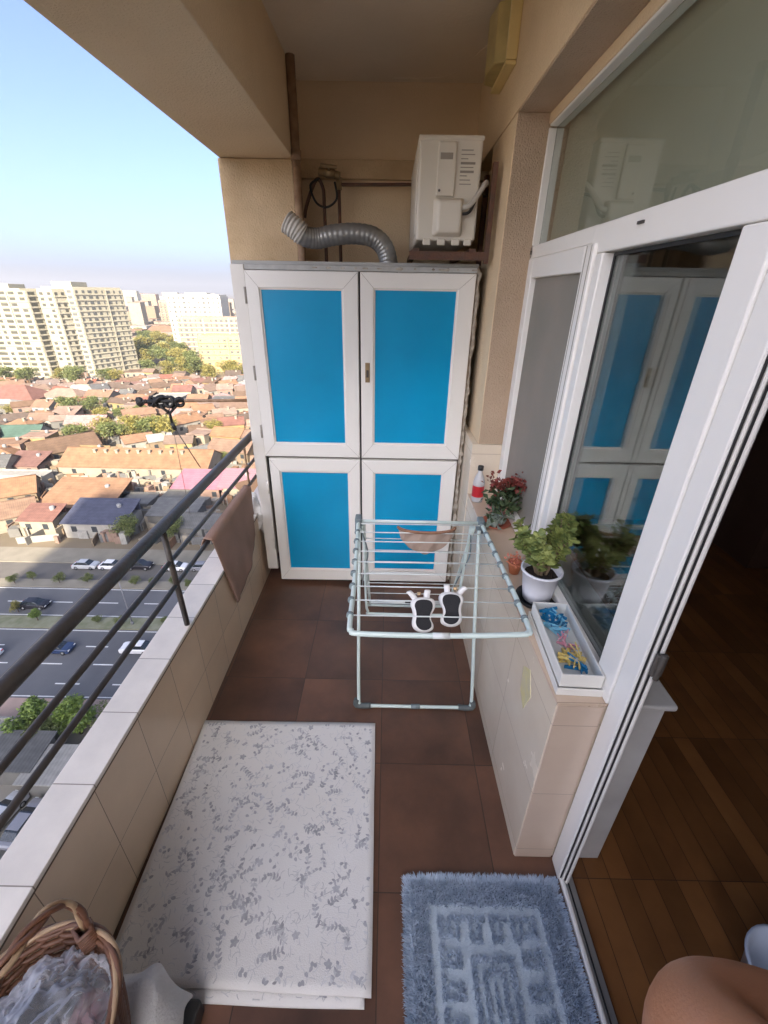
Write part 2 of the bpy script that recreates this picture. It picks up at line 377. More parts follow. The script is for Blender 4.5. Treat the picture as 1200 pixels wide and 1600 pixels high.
# curtain / blind just inside transom
bm = BM()
vs = [bm.verts.new(q) for q in ((.075, -1.6, 1.80), (.075, 1.6, 1.80), (.082, 1.6, 2.40), (.082, -1.6, 2.40))]; bm.faces.new(vs)
cu = O('roller_blind', bm, curtain_m, loc=P0, rot=ROT); cu.modifiers.new('s', 'SOLIDIFY').thickness = .003
tag(cu, 'olive grey blind hanging behind the glazed transom', 'blind')
# door threshold
th = E_('door_threshold', (.59, 0, 0), 'narrow white and aluminium threshold strip between brown tiles and parquet', 'threshold')
bm = BM(); box(bm, -.018, -.004, YB + .1, .738, 0, .016); O('white_edge', bm, pvc, th, bevel=.004)
bm = BM(); box(bm, -.003, .026, YB + .1, .738, -.004, .008); O('track', bm, alu, th, bevel=.002)
bm = BM(); box(bm, .004, .008, YB + .1, .735, .008, .012); O('groove', bm, gasket, th)

# ================================================================ TOWN
asph = mat('asphalt', (.125, .126, .132), .85, scale=.12, c2=(.085, .086, .092), spec=.3)
asph2 = mat('asphalt_side', (.12, .112, .10), .9, scale=.3, c2=(.085, .078, .072))
conc = mat('pale_concrete', (.22, .20, .16), .9, scale=.4, c2=(.17, .155, .12))
pinkpave = mat('pink_paving', (.38, .27, .22), .9, scale=.5, c2=(.30, .22, .18))
medm = mat('median_soil', (.20, .20, .14), .95, scale=.8, c2=(.12, .13, .07))
groundm = mat('town_ground', (.17, .135, .09), .95, scale=.06, c2=(.11, .09, .06), detail=10)
linem = mat('road_paint', (.6, .6, .58), .8)
# ground sheet (reaches the horizon)
bm = BM(); box(bm, -9000, 9000, -600, 14000, G - 2, G); tag(O('ground', bm, groundm), kind='structure')
def strip(name, y0, y1, m, h=.004, x0=-260, x1=160):
    bm = BM(); box(bm, x0, x1, y0, y1, G - .3, G + h); return tag(O(name, bm, m), kind='structure')
strip('yard_paving', 2, 33.4, mat('yard_concrete', (.24, .22, .19), .95, scale=.15, c2=(.13, .125, .10)), .003)
strip('near_pavement', 33.45, 36.9, pinkpave, .14)
strip('road', 36.95, 49.4, asph)
strip('median_strip', 49.45, 52.0, medm, .14)
strip('road', 52.05, 59.4, asph)
strip('pavement', 59.45, 61.6, conc, .13)
strip('side_road', 61.65, 66.8, asph2)
strip('pavement', 66.85, 71.9, conc, .14)
bm = BM()
for yy in (55.6, 45.9, 42.6, 39.3):
    for k in range(-30, 20):
        x = k * 7.5 + 2.3 * math.sin(yy); box(bm, x, x + 3.2, yy - .09, yy + .09, G + .004, G + .009)
for yy in (37.3, 49.1, 52.4, 59.1): box(bm, -260, 160, yy - .07, yy + .07, G + .004, G + .009)
tag(O('road_markings', bm, linem), kind='structure')

# the block the balcony belongs to (plus an unseen slab added far behind to shade road and balcony)
blockm = mat('block_render', (.50, .42, .31), .9, scale=.3)
ab = E_('apartment_block', (-2, -48, G), 'tall beige apartment block carrying the balcony, with an added unseen shade slab far behind', 'building')
bm = BM(); box(bm, -63.5, 62, -172, -152, 0, (97 + 200) * math.tan(R(SUN_EL))); O('unseen_shade_slab', bm, blockm, ab)
bm = BM(); box(bm, 1.15, 32, 46, 51.4, 0, -G - .16); box(bm, 2.9, 32, 46, 51.4, 2.86 - G, 16.5 - G); box(bm, 7.3, 32, 46, 51.4, -G - .15, 2.85 - G)
O('facade', bm, blockm, ab)

# ---- materials for houses
TF = .40   # dims all town colours so the sunlit roofs do not blow out
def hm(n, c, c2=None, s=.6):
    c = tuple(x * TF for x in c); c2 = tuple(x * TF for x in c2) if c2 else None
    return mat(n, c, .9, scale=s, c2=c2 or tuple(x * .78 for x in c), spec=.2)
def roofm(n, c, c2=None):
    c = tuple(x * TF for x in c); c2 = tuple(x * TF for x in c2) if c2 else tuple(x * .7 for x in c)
    m, t, b = newmat(n); L = t.links.new; N = t.nodes.new; b.inputs['Roughness'].default_value = .9; b.inputs['Specular IOR Level'].default_value = .2
    tc = N('ShaderNodeTexCoord'); n1 = N('ShaderNodeTexNoise'); n1.inputs['Scale'].default_value = .55; n1.inputs['Detail'].default_value = 9; n1.inputs['Roughness'].default_value = .7
    L(tc.outputs['Object'], n1.inputs['Vector']); r = N('ShaderNodeValToRGB'); r.color_ramp.elements[0].position = .36; r.color_ramp.elements[1].position = .62
    r.color_ramp.elements[0].color = (*c2, 1); r.color_ramp.elements[1].color = (*c, 1); L(n1.outputs['Fac'], r.inputs['Fac'])
    wv = N('ShaderNodeTexWave'); wv.bands_direction = 'X'; wv.inputs['Scale'].default_value = .85; wv.inputs['Distortion'].default_value = .8; L(tc.outputs['Object'], wv.inputs['Vector'])
    w2 = N('ShaderNodeTexWave'); w2.bands_direction = 'Y'; w2.inputs['Scale'].default_value = .35; w2.inputs['Distortion'].default_value = 1.5; L(tc.outputs['Object'], w2.inputs['Vector'])
    oi = N('ShaderNodeObjectInfo')
    hs = N('ShaderNodeHueSaturation'); L(r.outputs['Color'], hs.inputs['Color'])
    f = math_n(t, 'ADD', .72, math_n(t, 'ADD', math_n(t, 'MULTIPLY', wv.outputs['Fac'], .16), math_n(t, 'ADD', math_n(t, 'MULTIPLY', w2.outputs['Fac'], .10), math_n(t, 'MULTIPLY', oi.outputs['Random'], .35)))); L(f, hs.inputs['Value'])
    L(math_n(t, 'ADD', .65, math_n(t, 'MULTIPLY', oi.outputs['Random'], .4)), hs.inputs['Saturation'])
    L(hs.outputs['Color'], b.inputs['Base Color']); return m
ROOF = {'tan': roofm('roof_tan', (.46, .28, .17), (.33, .19, .12)), 'pinkish': roofm('roof_pinkish', (.52, .36, .28)), 'brown': roofm('roof_brown', (.28, .18, .12)),
        'orange': roofm('roof_orange', (.55, .29, .14)), 'red': roofm('roof_red', (.42, .17, .12)), 'grey': roofm('roof_grey', (.30, .30, .29), (.20, .20, .20)),
        'slate blue': roofm('roof_slate', (.15, .16, .23)), 'green': roofm('roof_green', (.13, .25, .19)), 'white': roofm('roof_white', (.62, .60, .55)),
        'pale pink': roofm('roof_palepink', (.62, .40, .38)), 'magenta pink': roofm('roof_magenta', (.66, .22, .30), (.60, .30, .38)), 'ochre': roofm('roof_ochre', (.55, .38, .17))}
WALL = {'cream': hm('house_cream', (.66, .58, .45)), 'white': hm('house_white', (.70, .67, .60)), 'beige': hm('house_beige', (.52, .40, .27)),
        'yellow': hm('house_yellow', (.66, .50, .24)), 'grey': hm('house_grey', (.38, .37, .34)), 'pink': hm('house_pink', (.58, .40, .32))}
winm = mat('dark_window', (.035, .04, .045), .25, var=.3, scale=.5)
wm_ = bpy.data.meshes.new('window'); bm = BM(); box(bm, -.55, .55, -.05, .02, 0, 1.25); bm.to_mesh(wm_); bm.free(); wm_.materials.append(winm)
chm = bpy.data.meshes.new('chimney'); bm = BM(); box(bm, -.35, .35, -.35, .35, -.8, 1.0); box(bm, -.45, .45, -.45, .45, 1.0, 1.15); bm.to_mesh(chm); bm.free(); chm.materials.append(WALL['cream'])
rimm0 = mat('tank_grey', (.20, .20, .20), .6)
placed = []
used_labels = {}
def uniq(lab, group):
    used_labels.setdefault(lab, []).append(group); return lab
def house(x, y, w, d, h, rt, rc, wc, label, rot=0, pitch=.28, eave=.35, chim=0, wins=True):
    if len(label.split()) > 16: label = ' '.join(label.split()[1:]).replace(' with ', ' under ', 1)
    while len(label.split()) > 16: label = label.replace('the ', '', 1)
    t = E_('town_house', (x, y, G), label, 'house', 'low houses of the old quarter', rot=(0, 0, rot))
    placed.append((x, y, max(w, d) * .46 if min(w, d) > .5 * max(w, d) else min(w, d) * .5 + .15 * max(w, d)))
    bm = BM(); box(bm, -w / 2, w / 2, -d / 2, d / 2, -.2, h)
    if rt == 'gable_x':
        a = d / 2 * pitch * 2
        for sx in (-w / 2, w / 2):
            v = [bm.verts.new((sx, -d / 2, h)), bm.verts.new((sx, d / 2, h)), bm.verts.new((sx, 0, h + a / 1))]; bm.faces.new(v)
    O('wall', bm, WALL[wc], t)
    bm = BM(); e = eave; th = .14
    if rt == 'flat':
        box(bm, -w / 2 - .1, w / 2 + .1, -d / 2 - .1, d / 2 + .1, h + .003, h + .2)
        box(bm, -w / 2 - .1, w / 2 + .1, -d / 2 - .1, -d / 2 + .15, h + .2, h + .55); box(bm, -w / 2 - .1, w / 2 + .1, d / 2 - .15, d / 2 + .1, h + .2, h + .55)
    elif rt == 'shed':
        v = [(-w / 2 - e, -d / 2 - e, h - .0), (w / 2 + e, -d / 2 - e, h), (w / 2 + e, d / 2 + e, h + d * pitch), (-w / 2 - e, d / 2 + e, h + d * pitch)]
        a = [bm.verts.new(q) for q in v]; b = [bm.verts.new((q[0], q[1], q[2] + th)) for q in v]
        bm.faces.new(a); bm.faces.new(b)
        for i in range(4): bm.faces.new((a[i], a[(i + 1) % 4], b[(i + 1) % 4], b[i]))
        box(bm, -w / 2, w / 2, d / 2 - .3, d / 2 - .02, h, h + d * pitch)
    elif rt == 'gable_x':
        a = d * pitch
        nn = max(2, int(w / 1.2))
        for sg in (-1, 1):
            y0 = sg * (d / 2 + e); z0 = h - e * 2 * pitch
            v = [(-w / 2 - e, y0, z0), (w / 2 + e, y0, z0), (w / 2 + e, 0, h + a), (-w / 2 - e, 0, h + a)]
            A = [bm.verts.new(q) for q in v]; B = [bm.verts.new((q[0], q[1], q[2] + th)) for q in v]
            bm.faces.new(A); bm.faces.new(B)
            for i in range(4): bm.faces.new((A[i], A[(i + 1) % 4], B[(i + 1) % 4], B[i]))
        tube(bm, [(-w / 2 - e, 0, h + a + .15), (w / 2 + e, 0, h + a + .15)], .14, 6)
    else:  # hip
        a = min(w, d) * pitch; r = max(0, (w - d) / 2); rr = max(0, (d - w) / 2)
        z0 = h - .05; c = [(-w / 2 - e, -d / 2 - e), (w / 2 + e, -d / 2 - e), (w / 2 + e, d / 2 + e), (-w / 2 - e, d / 2 + e)]
        lo = [bm.verts.new((*q, z0 - .1)) for q in c]; up = [bm.verts.new((*q, z0 + .05)) for q in c]
        R1 = bm.verts.new((-r, -rr, h + a)); R2 = bm.verts.new((r, rr, h + a))
        bm.faces.new(lo)
        for i in range(4): bm.faces.new((lo[i], lo[(i + 1) % 4], up[(i + 1) % 4], up[i]))
        if w >= d: bm.faces.new((up[0], up[1], R2, R1)); bm.faces.new((up[2], up[3], R1, R2)); bm.faces.new((up[1], up[2], R2)); bm.faces.new((up[3], up[0], R1))
        else: bm.faces.new((up[1], up[2], R2, R1)); bm.faces.new((up[3], up[0], R1, R2)); bm.faces.new((up[0], up[1], R1)); bm.faces.new((up[2], up[3], R2))
    ro = O('roof', bm, ROOF[rc], t)
    _r = rnd.random()
    if wins and _r < .45:
        b3 = BM(); lathe(b3, [(.45, 0), (.5, .1), (.5, .9), (.3, 1.05)], 10, (w * .25, d * .2, h + (.2 if rt == 'flat' else min(w, d) * pitch * .55))); O('water_tank', b3, rimm0, t)
    for k in range(chim):
        c = bpy.data.objects.new('chimney', chm); col.objects.link(c); c.parent = ro; c.location = (w * (-.3 + .6 * k / max(1, chim - 1) if chim > 1 else .2), -d * .12, h + min(w, d) * pitch * .7)
    if wins:
        nw = max(1, min(5, int(w / 3.2)))
        for k in range(nw):
            c = bpy.data.objects.new('window', wm_); col.objects.link(c); c.parent = t; c.location = (-w / 2 + w * (k + .5) / nw, -d / 2, h * .5 - .5 + (.3 if h > 3 else 0))
        c = bpy.data.objects.new('window', wm_); col.objects.link(c); c.parent = t; c.location = (w / 2, 0, h * .5 - .4); c.rotation_euler = (0, 0, R(90))
    return t


# key houses, from near to far
house(-59.5, 79.5, 12.5, 7, 3.4, 'shed', 'slate blue', 'white', 'white walled house with slate blue roof in the shade behind the side road', pitch=.32)
house(-71.8, 79.0, 7, 4.6, 3.4, 'shed', 'red', 'cream', 'cream house with small red roof beside the corner of the shaded ground', pitch=.35)
house(-82.5, 80.5, 13, 8, 3.2, 'gable_x', 'tan', 'cream', 'cream house with tan gable roof left of the small red roof', rot=R(38), pitch=.25)
house(-68.5, 88.5, 16, 10, 3.2, 'shed', 'orange', 'beige', 'wide house with plain orange roof above the small red roof', pitch=.28)
house(-90.5, 92.0, 13, 9, 3.2, 'gable_x', 'tan', 'beige', 'beige house with dull tan roof at the left edge below the long white wall', rot=R(30))
house(-45.5, 98, 12, 8, 3.5, 'shed', 'magenta pink', 'pink', 'large pale pink tin roof just beyond the shaded ground', pitch=.22)
house(-36.5, 97.5, 7.5, 7, 3.9, 'shed', 'magenta pink', 'cream', 'smaller bright magenta roof beside the railing and the cupboard', pitch=.3)
house(-68, 113, 40, 12, 3.6, 'gable_x', 'tan', 'cream', 'very long tan tiled roof with rows of small chimneys below the big trees', pitch=.26, chim=9)
house(-98.5, 110.5, 9, 6.5, 3.2, 'shed', 'red', 'pink', 'pinkish house with red tin roof behind the long white wall', pitch=.3)
house(-98, 102, 21, 4, 3.1, 'flat', 'white', 'white', 'long low white building at the left edge under a red roof', wins=False)
house(-120, 136, 14, 10, 3.2, 'gable_x', 'green', 'white', 'house with long dark green roof at the left edge', rot=R(8))
house(-98, 124, 17, 10, 3.3, 'gable_x', 'brown', 'beige', 'brown gabled roof turned diagonally above the yellow house', rot=R(48))
house(-88, 121, 9, 5, 3.4, 'flat', 'ochre', 'yellow', 'small yellow house with ochre flat roof at the end of the long tan roof')
house(-160, 187, 22, 14, 4, 'hip', 'red', 'cream', 'large hipped red roof at the left edge in front of the tall white block', pitch=.35)
house(-143, 192, 17, 10, 4, 'hip', 'pinkish', 'white', 'pinkish hipped roof right of the large red roof')
house(-108, 152, 13, 7, 3.4, 'gable_x', 'pale pink', 'beige', 'long pale pink roof between two clumps of trees', rot=R(8))
house(-96, 191, 13, 7, 4.5, 'flat', 'white', 'white', 'boxy white house in front of the tall white block')
house(-31, 112, 12, 9, 3.4, 'gable_x', 'orange', 'cream', 'orange gable roof partly behind the cupboard frame', rot=R(10))
house(-47, 126, 13, 8, 3.4, 'gable_x', 'tan', 'beige', 'tan gable roof behind the dark clothes line pulleys', rot=R(-12))
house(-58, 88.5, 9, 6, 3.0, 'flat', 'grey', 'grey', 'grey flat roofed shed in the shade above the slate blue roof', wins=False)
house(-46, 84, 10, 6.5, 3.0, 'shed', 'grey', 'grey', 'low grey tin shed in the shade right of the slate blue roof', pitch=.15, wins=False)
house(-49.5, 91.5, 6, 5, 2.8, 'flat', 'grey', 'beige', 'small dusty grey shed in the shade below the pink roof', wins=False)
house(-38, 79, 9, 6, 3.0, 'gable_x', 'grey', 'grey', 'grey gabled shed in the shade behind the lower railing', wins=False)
house(-38, 28.2, 5, 3.6, 2.6, 'shed', 'grey', 'grey', 'grey tin shed down in the near yard below the railing', pitch=.12, wins=False)
house(-33.5, 27.0, 4.5, 3.4, 2.4, 'shed', 'white', 'grey', 'pale tin canopy down in the near yard beside the bushes', pitch=.1, wins=False)
house(-43, 30.3, 4.2, 3.2, 2.6, 'flat', 'white', 'white', 'small white hut down in the near yard at the left edge', wins=False)
# tree positions known before the infill
TREES = []
def addt(x, y, s, kind, lab): TREES.append((x, y, s, kind, lab)); placed.append((x, y, s * .36))
addt(-125, 168, 10, 0, 'round green tree left of the pale pink roof'); addt(-119, 171, 9, 0, 'second round green tree touching the one left of the pale pink roof')
addt(-109, 163, 7, 1, 'yellowish tree at the left end of the thin green row'); addt(-103, 165, 7.5, 0, 'green tree in the middle of the thin green row'); addt(-97, 167, 7, 0, 'green tree at the right end of the thin green row')
for i, (x, y, s) in enumerate([(-100, 134, 9), (-95, 138, 10), (-89, 136, 10.5), (-84, 139, 11), (-79, 141, 11.5), (-74, 139, 11), (-97, 129, 7.5)]):
    addt(x, y, s, i % 2, ['leftmost', 'second', 'third', 'fourth', 'fifth', 'rightmost', 'lowest small'][i] + ' tree of the big green clump behind the long tan roof')
addt(-81, 99.5, 3.6, 1, 'left bush of the yellow green hedge by the white wall'); addt(-77.5, 99.5, 3.6, 1, 'right bush of the yellow green hedge by the white wall')
addt(-52.5, 75.5, 6.5, 0, 'green tree in the shade beside the slate blue roof'); addt(-43.5, 76, 6, 0, 'grey green tree in the shade behind the railing post')
addt(-40.2, 32.2, 5.2, 2, 'bright green tree at the near roadside under the middle rail'); addt(-34.8, 32.4, 5.4, 2, 'second bright green tree at the near roadside under the lower rail')
addt(-37.4, 31.0, 4.6, 0, 'darker tree between the two bright green roadside trees'); addt(-31.2, 33.0, 4.5, 0, 'dark hedge tree beside the parapet cap above the yard')
addt(-28.5, 30.2, 4.2, 0, 'small dark tree hugging the parapet cap line'); addt(-27, 26.5, 4.0, 0, 'olive shrub below the second small dark tree by the parapet')
addt(-58.1, 53.0, 2.3, 1, 'left bush on the planted median beside the dark car'); addt(-53.5, 51.0, 2.3, 2, 'right bush on the planted median beside the dark car')
near_end = len(TREES)
rt2 = random.Random(3)
def gpos(u, v): # helper: a plain fan of positions over the far quarter
    return None
# park trees between the two tall blocks, and street trees at the foot of the big block
for i in range(34):
    y = rt2.uniform(250, 440); x = -y * rt2.uniform(.44, .60) + 0
    if y < 330: x = -y * rt2.uniform(.43, .54)
    addt(x, y, rt2.uniform(11, 17), rt2.choice([0, 0, 1]), 'park')
for i in range(10): addt(-y * 0 - 222 + i * 8.5 + rt2.uniform(-2, 2), 232 + rt2.uniform(-6, 8), rt2.uniform(9, 13), rt2.choice([0, 0, 1]), 'foot')
for x, y in [(-112, 262), (-105, 258), (-98, 266), (-91, 262), (-84, 258), (-100, 250)]: addt(x, y, rt2.uniform(10, 13), 1, 'yellowblock')
for i in range(16):
    y = rt2.uniform(105, 225); addt(-y * rt2.uniform(.2, 1.05), y, rt2.uniform(5, 8), rt2.choice([0, 1]), 'garden')

# infill houses
rcs = ['tan', 'tan', 'tan', 'pinkish', 'brown', 'orange', 'grey', 'white', 'pale pink', 'tan', 'brown', 'pinkish', 'tan', 'red']
wcs = ['cream', 'white', 'beige', 'yellow', 'cream', 'pink', 'grey']
sizes = {0: 'small', 1: 'mid sized', 2: 'large'}
marks = [(-68, 113, 'the long tan roof'), (-160, 187, 'the large red roof'), (-88, 136, 'the big clump of trees'), (-108, 152, 'the long pale pink roof'), (-120, 136, 'the dark green roof'),
         (-59.5, 79.5, 'the slate blue roof'), (-43, 98, 'the pink tin roof'), (-200, 250, 'the tall stepped block'), (-130, 340, 'the park trees'), (-96, 191, 'the boxy white house'),
         (-105, 285, 'the yellow block'), (-122, 170, 'the two round trees'), (-98, 102, 'the long white building'), (-143, 192, 'the pinkish hipped roof')]
rh = random.Random(21); cnt = 0; rows = []
yy = 78
while yy < 262:
    xx = -yy * 1.0 - 3
    while xx < -yy * .22:
        w_ = rh.uniform(5.5, 11); d_ = rh.uniform(5, 8)
        x = xx + w_ / 2; y = yy + rh.uniform(-1.5, 1.5)
        r_ = max(w_, d_) * .5
        ok = all((x - a) ** 2 + (y - b) ** 2 > (r_ * .74 + c) ** 2 for a, b, c in placed)
        if 100 < y < 120 and -92 < x < -44: ok = False
        if y > 240 and x < -150: ok = False
        if ok and rh.random() < .93:
            rc = rh.choice(rcs); wc = rh.choice(wcs); rt = rh.choice(['gable_x', 'gable_x', 'hip', 'shed', 'flat', 'gable_x'])
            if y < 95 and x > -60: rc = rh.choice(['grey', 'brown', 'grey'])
            m = min(marks, key=lambda q: (q[0] - x) ** 2 + (q[1] - y) ** 2)
            pos = ('left of' if x < m[0] - 8 else 'right of' if x > m[0] + 8 else 'beyond' if y > m[1] else 'in front of')
            kind = {'gable_x': 'gabled', 'hip': 'hipped', 'shed': 'lean-to', 'flat': 'flat'}[rt]
            rows.append((x, y, w_, d_, rt, rc, wc, f"{sizes[0 if w_ < 7.5 else 1 if w_ < 9.3 else 2]} {wc} house with {kind} {rc} roof {pos} {m[2]}", rh.choice([0, 0, 1]), rh.uniform(-.35, .35) if rh.random() < .6 else rh.uniform(.5, 1.0), rh.uniform(2.8, 4.6)))
            placed.append((x, y, r_ * .74))
        xx += w_ + rh.uniform(-.4, 1.2)
    yy += 7.4
rows.sort(key=lambda q: q[1]); farrows = rows[262:]; rows = rows[:262]
seen = {}
for q in rows: seen.setdefault(q[7], []).append(q)
for lab, qs in seen.items():
    qs.sort(key=lambda q: (q[1]))
    for i, q in enumerate(qs):
        L_ = lab if len(qs) == 1 else lab + (', ' + ['nearest', 'second nearest', 'third nearest', 'fourth nearest', 'fifth nearest'][min(i, 4)])
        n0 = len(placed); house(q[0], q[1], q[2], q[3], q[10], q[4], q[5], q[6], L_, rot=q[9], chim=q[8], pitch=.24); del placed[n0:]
# yard clutter between the houses: lean-tos, walls, tarpaulins, tanks
bm = BM(); rc_ = random.Random(77)
for i in range(2600):
    y = rc_.uniform(74, 258); x = -y * rc_.uniform(.2, 1.02)
    w_ = rc_.uniform(.5, 2.6); d_ = rc_.uniform(.4, 2.2); h = rc_.uniform(.5, 3.0)
    if rc_.random() < .3: w_, d_ = rc_.choice([(rc_.uniform(3, 8), .2), (.2, rc_.uniform(3, 8))]); h = rc_.uniform(1.4, 2.4)
    M = Matrix.Translation((x, y, G)) @ Matrix.Rotation(rc_.uniform(-.4, .4), 4, 'Z'); box(bm, -w_ / 2, w_ / 2, -d_ / 2, d_ / 2, -.1, h, rc_.randrange(8), M=M)
tag(O('yard_clutter', bm, [WALL['cream'], WALL['white'], WALL['beige'], WALL['grey'], ROOF['tan'], ROOF['grey'], ROOF['white'], ROOF['pinkish']]),
    'jumble of yard walls, lean-tos and junk between the old houses', 'yard clutter', kind='stuff')
# far town beyond the individual houses: one mass
bm = BM(); rf = random.Random(5)
for q in farrows:
    box(bm, q[0] - q[2] / 2, q[0] + q[2] / 2, q[1] - q[3] / 2, q[1] + q[3] / 2, G, G + q[10], rf.randrange(3)); box(bm, q[0] - q[2] / 2 - .3, q[0] + q[2] / 2 + .3, q[1] - q[3] / 2 - .3, q[1] + q[3] / 2 + .3, G + q[10] + .01, G + q[10] + .5, 3 + rf.randrange(5))
for i in range(2600):
    y = 300 + 2600 * rf.random() ** 1.6; x = -y * rf.uniform(-.1, 1.1)
    if 240 < y < 330 and -260 < x < -160: continue
    if y < 450 and -.62 < x / y < -.42: continue
    w_ = rf.uniform(8, 22); d_ = rf.uniform(7, 15); h = rf.uniform(3, 9) if rf.random() < .93 else rf.uniform(14, 34)
    mi = rf.randrange(3); box(bm, x - w_ / 2, x + w_ / 2, y - d_ / 2, y + d_ / 2, G, G + h, mi)
    box(bm, x - w_ / 2 - .3, x + w_ / 2 + .3, y - d_ / 2 - .3, y + d_ / 2 + .3, G + h + .01, G + h + .6, 3 + rf.randrange(5))
tag(O('distant_houses', bm, [WALL['cream'], WALL['white'], WALL['beige'], ROOF['tan'], ROOF['pinkish'], ROOF['orange'], ROOF['grey'], ROOF['white']]),
    'hazy mass of low roofs stretching to the horizon behind the tall blocks', 'distant houses', kind='stuff')
bm = BM()
for i in range(900):
    y = 300 + 1500 * rf.random() ** 1.5; x = -y * rf.uniform(0, 1.1)
    if 240 < y < 345 and -290 < x < -110: continue
    s = rf.uniform(3, 6)
    M = Matrix.Translation((x, y, G + s * .8)) @ Matrix.Diagonal((s * rf.uniform(.8, 1.6), s, s * .8, 1))
    r = bmesh.ops.create_icosphere(bm, subdivisions=2, radius=1, matrix=M)
    for v in r['verts']: v.co += Vector((noise3(v.co * .4), noise3(v.co * .4 + Vector((9, 0, 0))), noise3(v.co * .4 + Vector((0, 9, 0))))) * 1.6
green_far = mat('far_foliage', (.13, .13, .05), .9, scale=.4, c2=(.06, .075, .03))
tag(O('distant_trees', bm, green_far), 'hazy dark green trees scattered among the distant roofs', 'distant trees', kind='stuff')

# ---- trees
leafA = leafmat('foliage_green', (.20, .22, .07), (.07, .10, .03)); leafB = leafmat('foliage_yellow', (.34, .29, .07), (.13, .13, .04)); leafC = leafmat('foliage_bright', (.22, .30, .06), (.08, .13, .03))
bark = mat('bark', (.12, .09, .06), .9, scale=3)
def tree_meshes(seed, leafs, nb, lsz, n=2600):
    rr = random.Random(seed)
    bm = BM(); tube(bm, [(0, 0, -.03), (.01, .01, .15), (.02, 0, .34), (.01, .02, .55)], [.032, .026, .02, .008], 7)
    blobs = []
    for i in range(nb):
        a = rr.uniform(0, 6.28); q = rr.uniform(.05, .30); z = rr.uniform(.36, .80); s = rr.uniform(.12, .22) * (1.15 - abs(z - .55))
        c = Vector((math.cos(a) * q, math.sin(a) * q, z)); blobs.append((c, s))
        tube(bm, [(.01, 0, .22 + .2 * rr.random()), c * .55 + Vector((0, 0, .14)), c], [.012, .008, .003], 5)
    t = bpy.data.meshes.new('trunk'); bmesh.ops.recalc_face_normals(bm, faces=bm.faces); bm.to_mesh(t); bm.free(); t.materials.append(bark)
    vs = []; fs = []
    for i in range(n):
        c, s = rr.choice(blobs); d = Vector((rr.gauss(0, 1), rr.gauss(0, 1), rr.gauss(0, 1))).normalized()
        p = c + Vector((d.x * s, d.y * s, d.z * s * .8)) * (rr.random() ** .35) * rr.uniform(.8, 1.12)
        a = Vector((rr.gauss(0, 1), rr.gauss(0, 1), rr.gauss(0, .6))).normalized(); b = a.cross(Vector((rr.gauss(0, 1), rr.gauss(0, 1), rr.gauss(0, 1)))).normalized()
        l = lsz * rr.uniform(.6, 1.4); k = len(vs)
        vs += [p - a * l, p + b * l * .45, p + a * l, p - b * l * .45]; fs.append((k, k + 1, k + 2, k + 3))
    m = bpy.data.meshes.new('crown'); m.from_pydata([tuple(v) for v in vs], [], fs)
    m.materials.append(leafs); return t, m
TM = {0: [tree_meshes(s, leafA, 16, .030) for s in (1, 2, 3)], 1: [tree_meshes(s, leafB, 14, .030) for s in (4, 5)], 2: [tree_meshes(s, leafC, 12, .040) for s in (6, 7)]}
def tree(x, y, s, kind, lab, grp):
    t, m = TM[kind][rnd.randrange(len(TM[kind]))]
    e = E_('tree', (x, y, G), lab, 'tree', grp, rot=(0, 0, rnd.uniform(0, 6.28))); e.scale = (s * rnd.uniform(.95, 1.25), s * rnd.uniform(.95, 1.2), s * .95)
    for nme, me in (('trunk', t), ('crown', m)):
        o = bpy.data.objects.new(nme, me); col.objects.link(o); o.parent = e
GL = {'park': ('hazy green tree among many in the park between the tall blocks', 'park trees between the tall blocks'),
      'foot': ('green tree in the row at the foot of the tall stepped block', 'trees at the foot of the stepped block'),
      'yellowblock': ('yellowish green tree in front of the yellow block beside the cupboard', 'trees in front of the yellow block'),
      'garden': ('small garden tree scattered among the old roofs', 'garden trees among the old roofs')}
for x, y, s, k, lab in TREES:
    if lab in GL: tree(x, y, s, k, *GL[lab])
    else: tree(x, y, s, k, lab, None)
# small shrubs on the verge
shl = ['first', 'second', 'third', 'fourth', 'fifth', 'sixth', 'seventh']
for i, (x, y) in enumerate([(-61.8, 61.2), (-56.7, 60.6), (-52, 60.9), (-46.8, 61.0), (-43.5, 60.7), (-64.2, 60.2), (-40, 60.6), (-37, 60.8), (-34, 60.4), (-48.5, 50.6), (-44, 50.8), (-40.5, 50.5), (-33.5, 50.7)]):
    t = tree(x, y, rnd.uniform(1.5, 2.2), 0, 'small dark shrub planted on the strip between the roads', 'small shrubs planted between the roads')

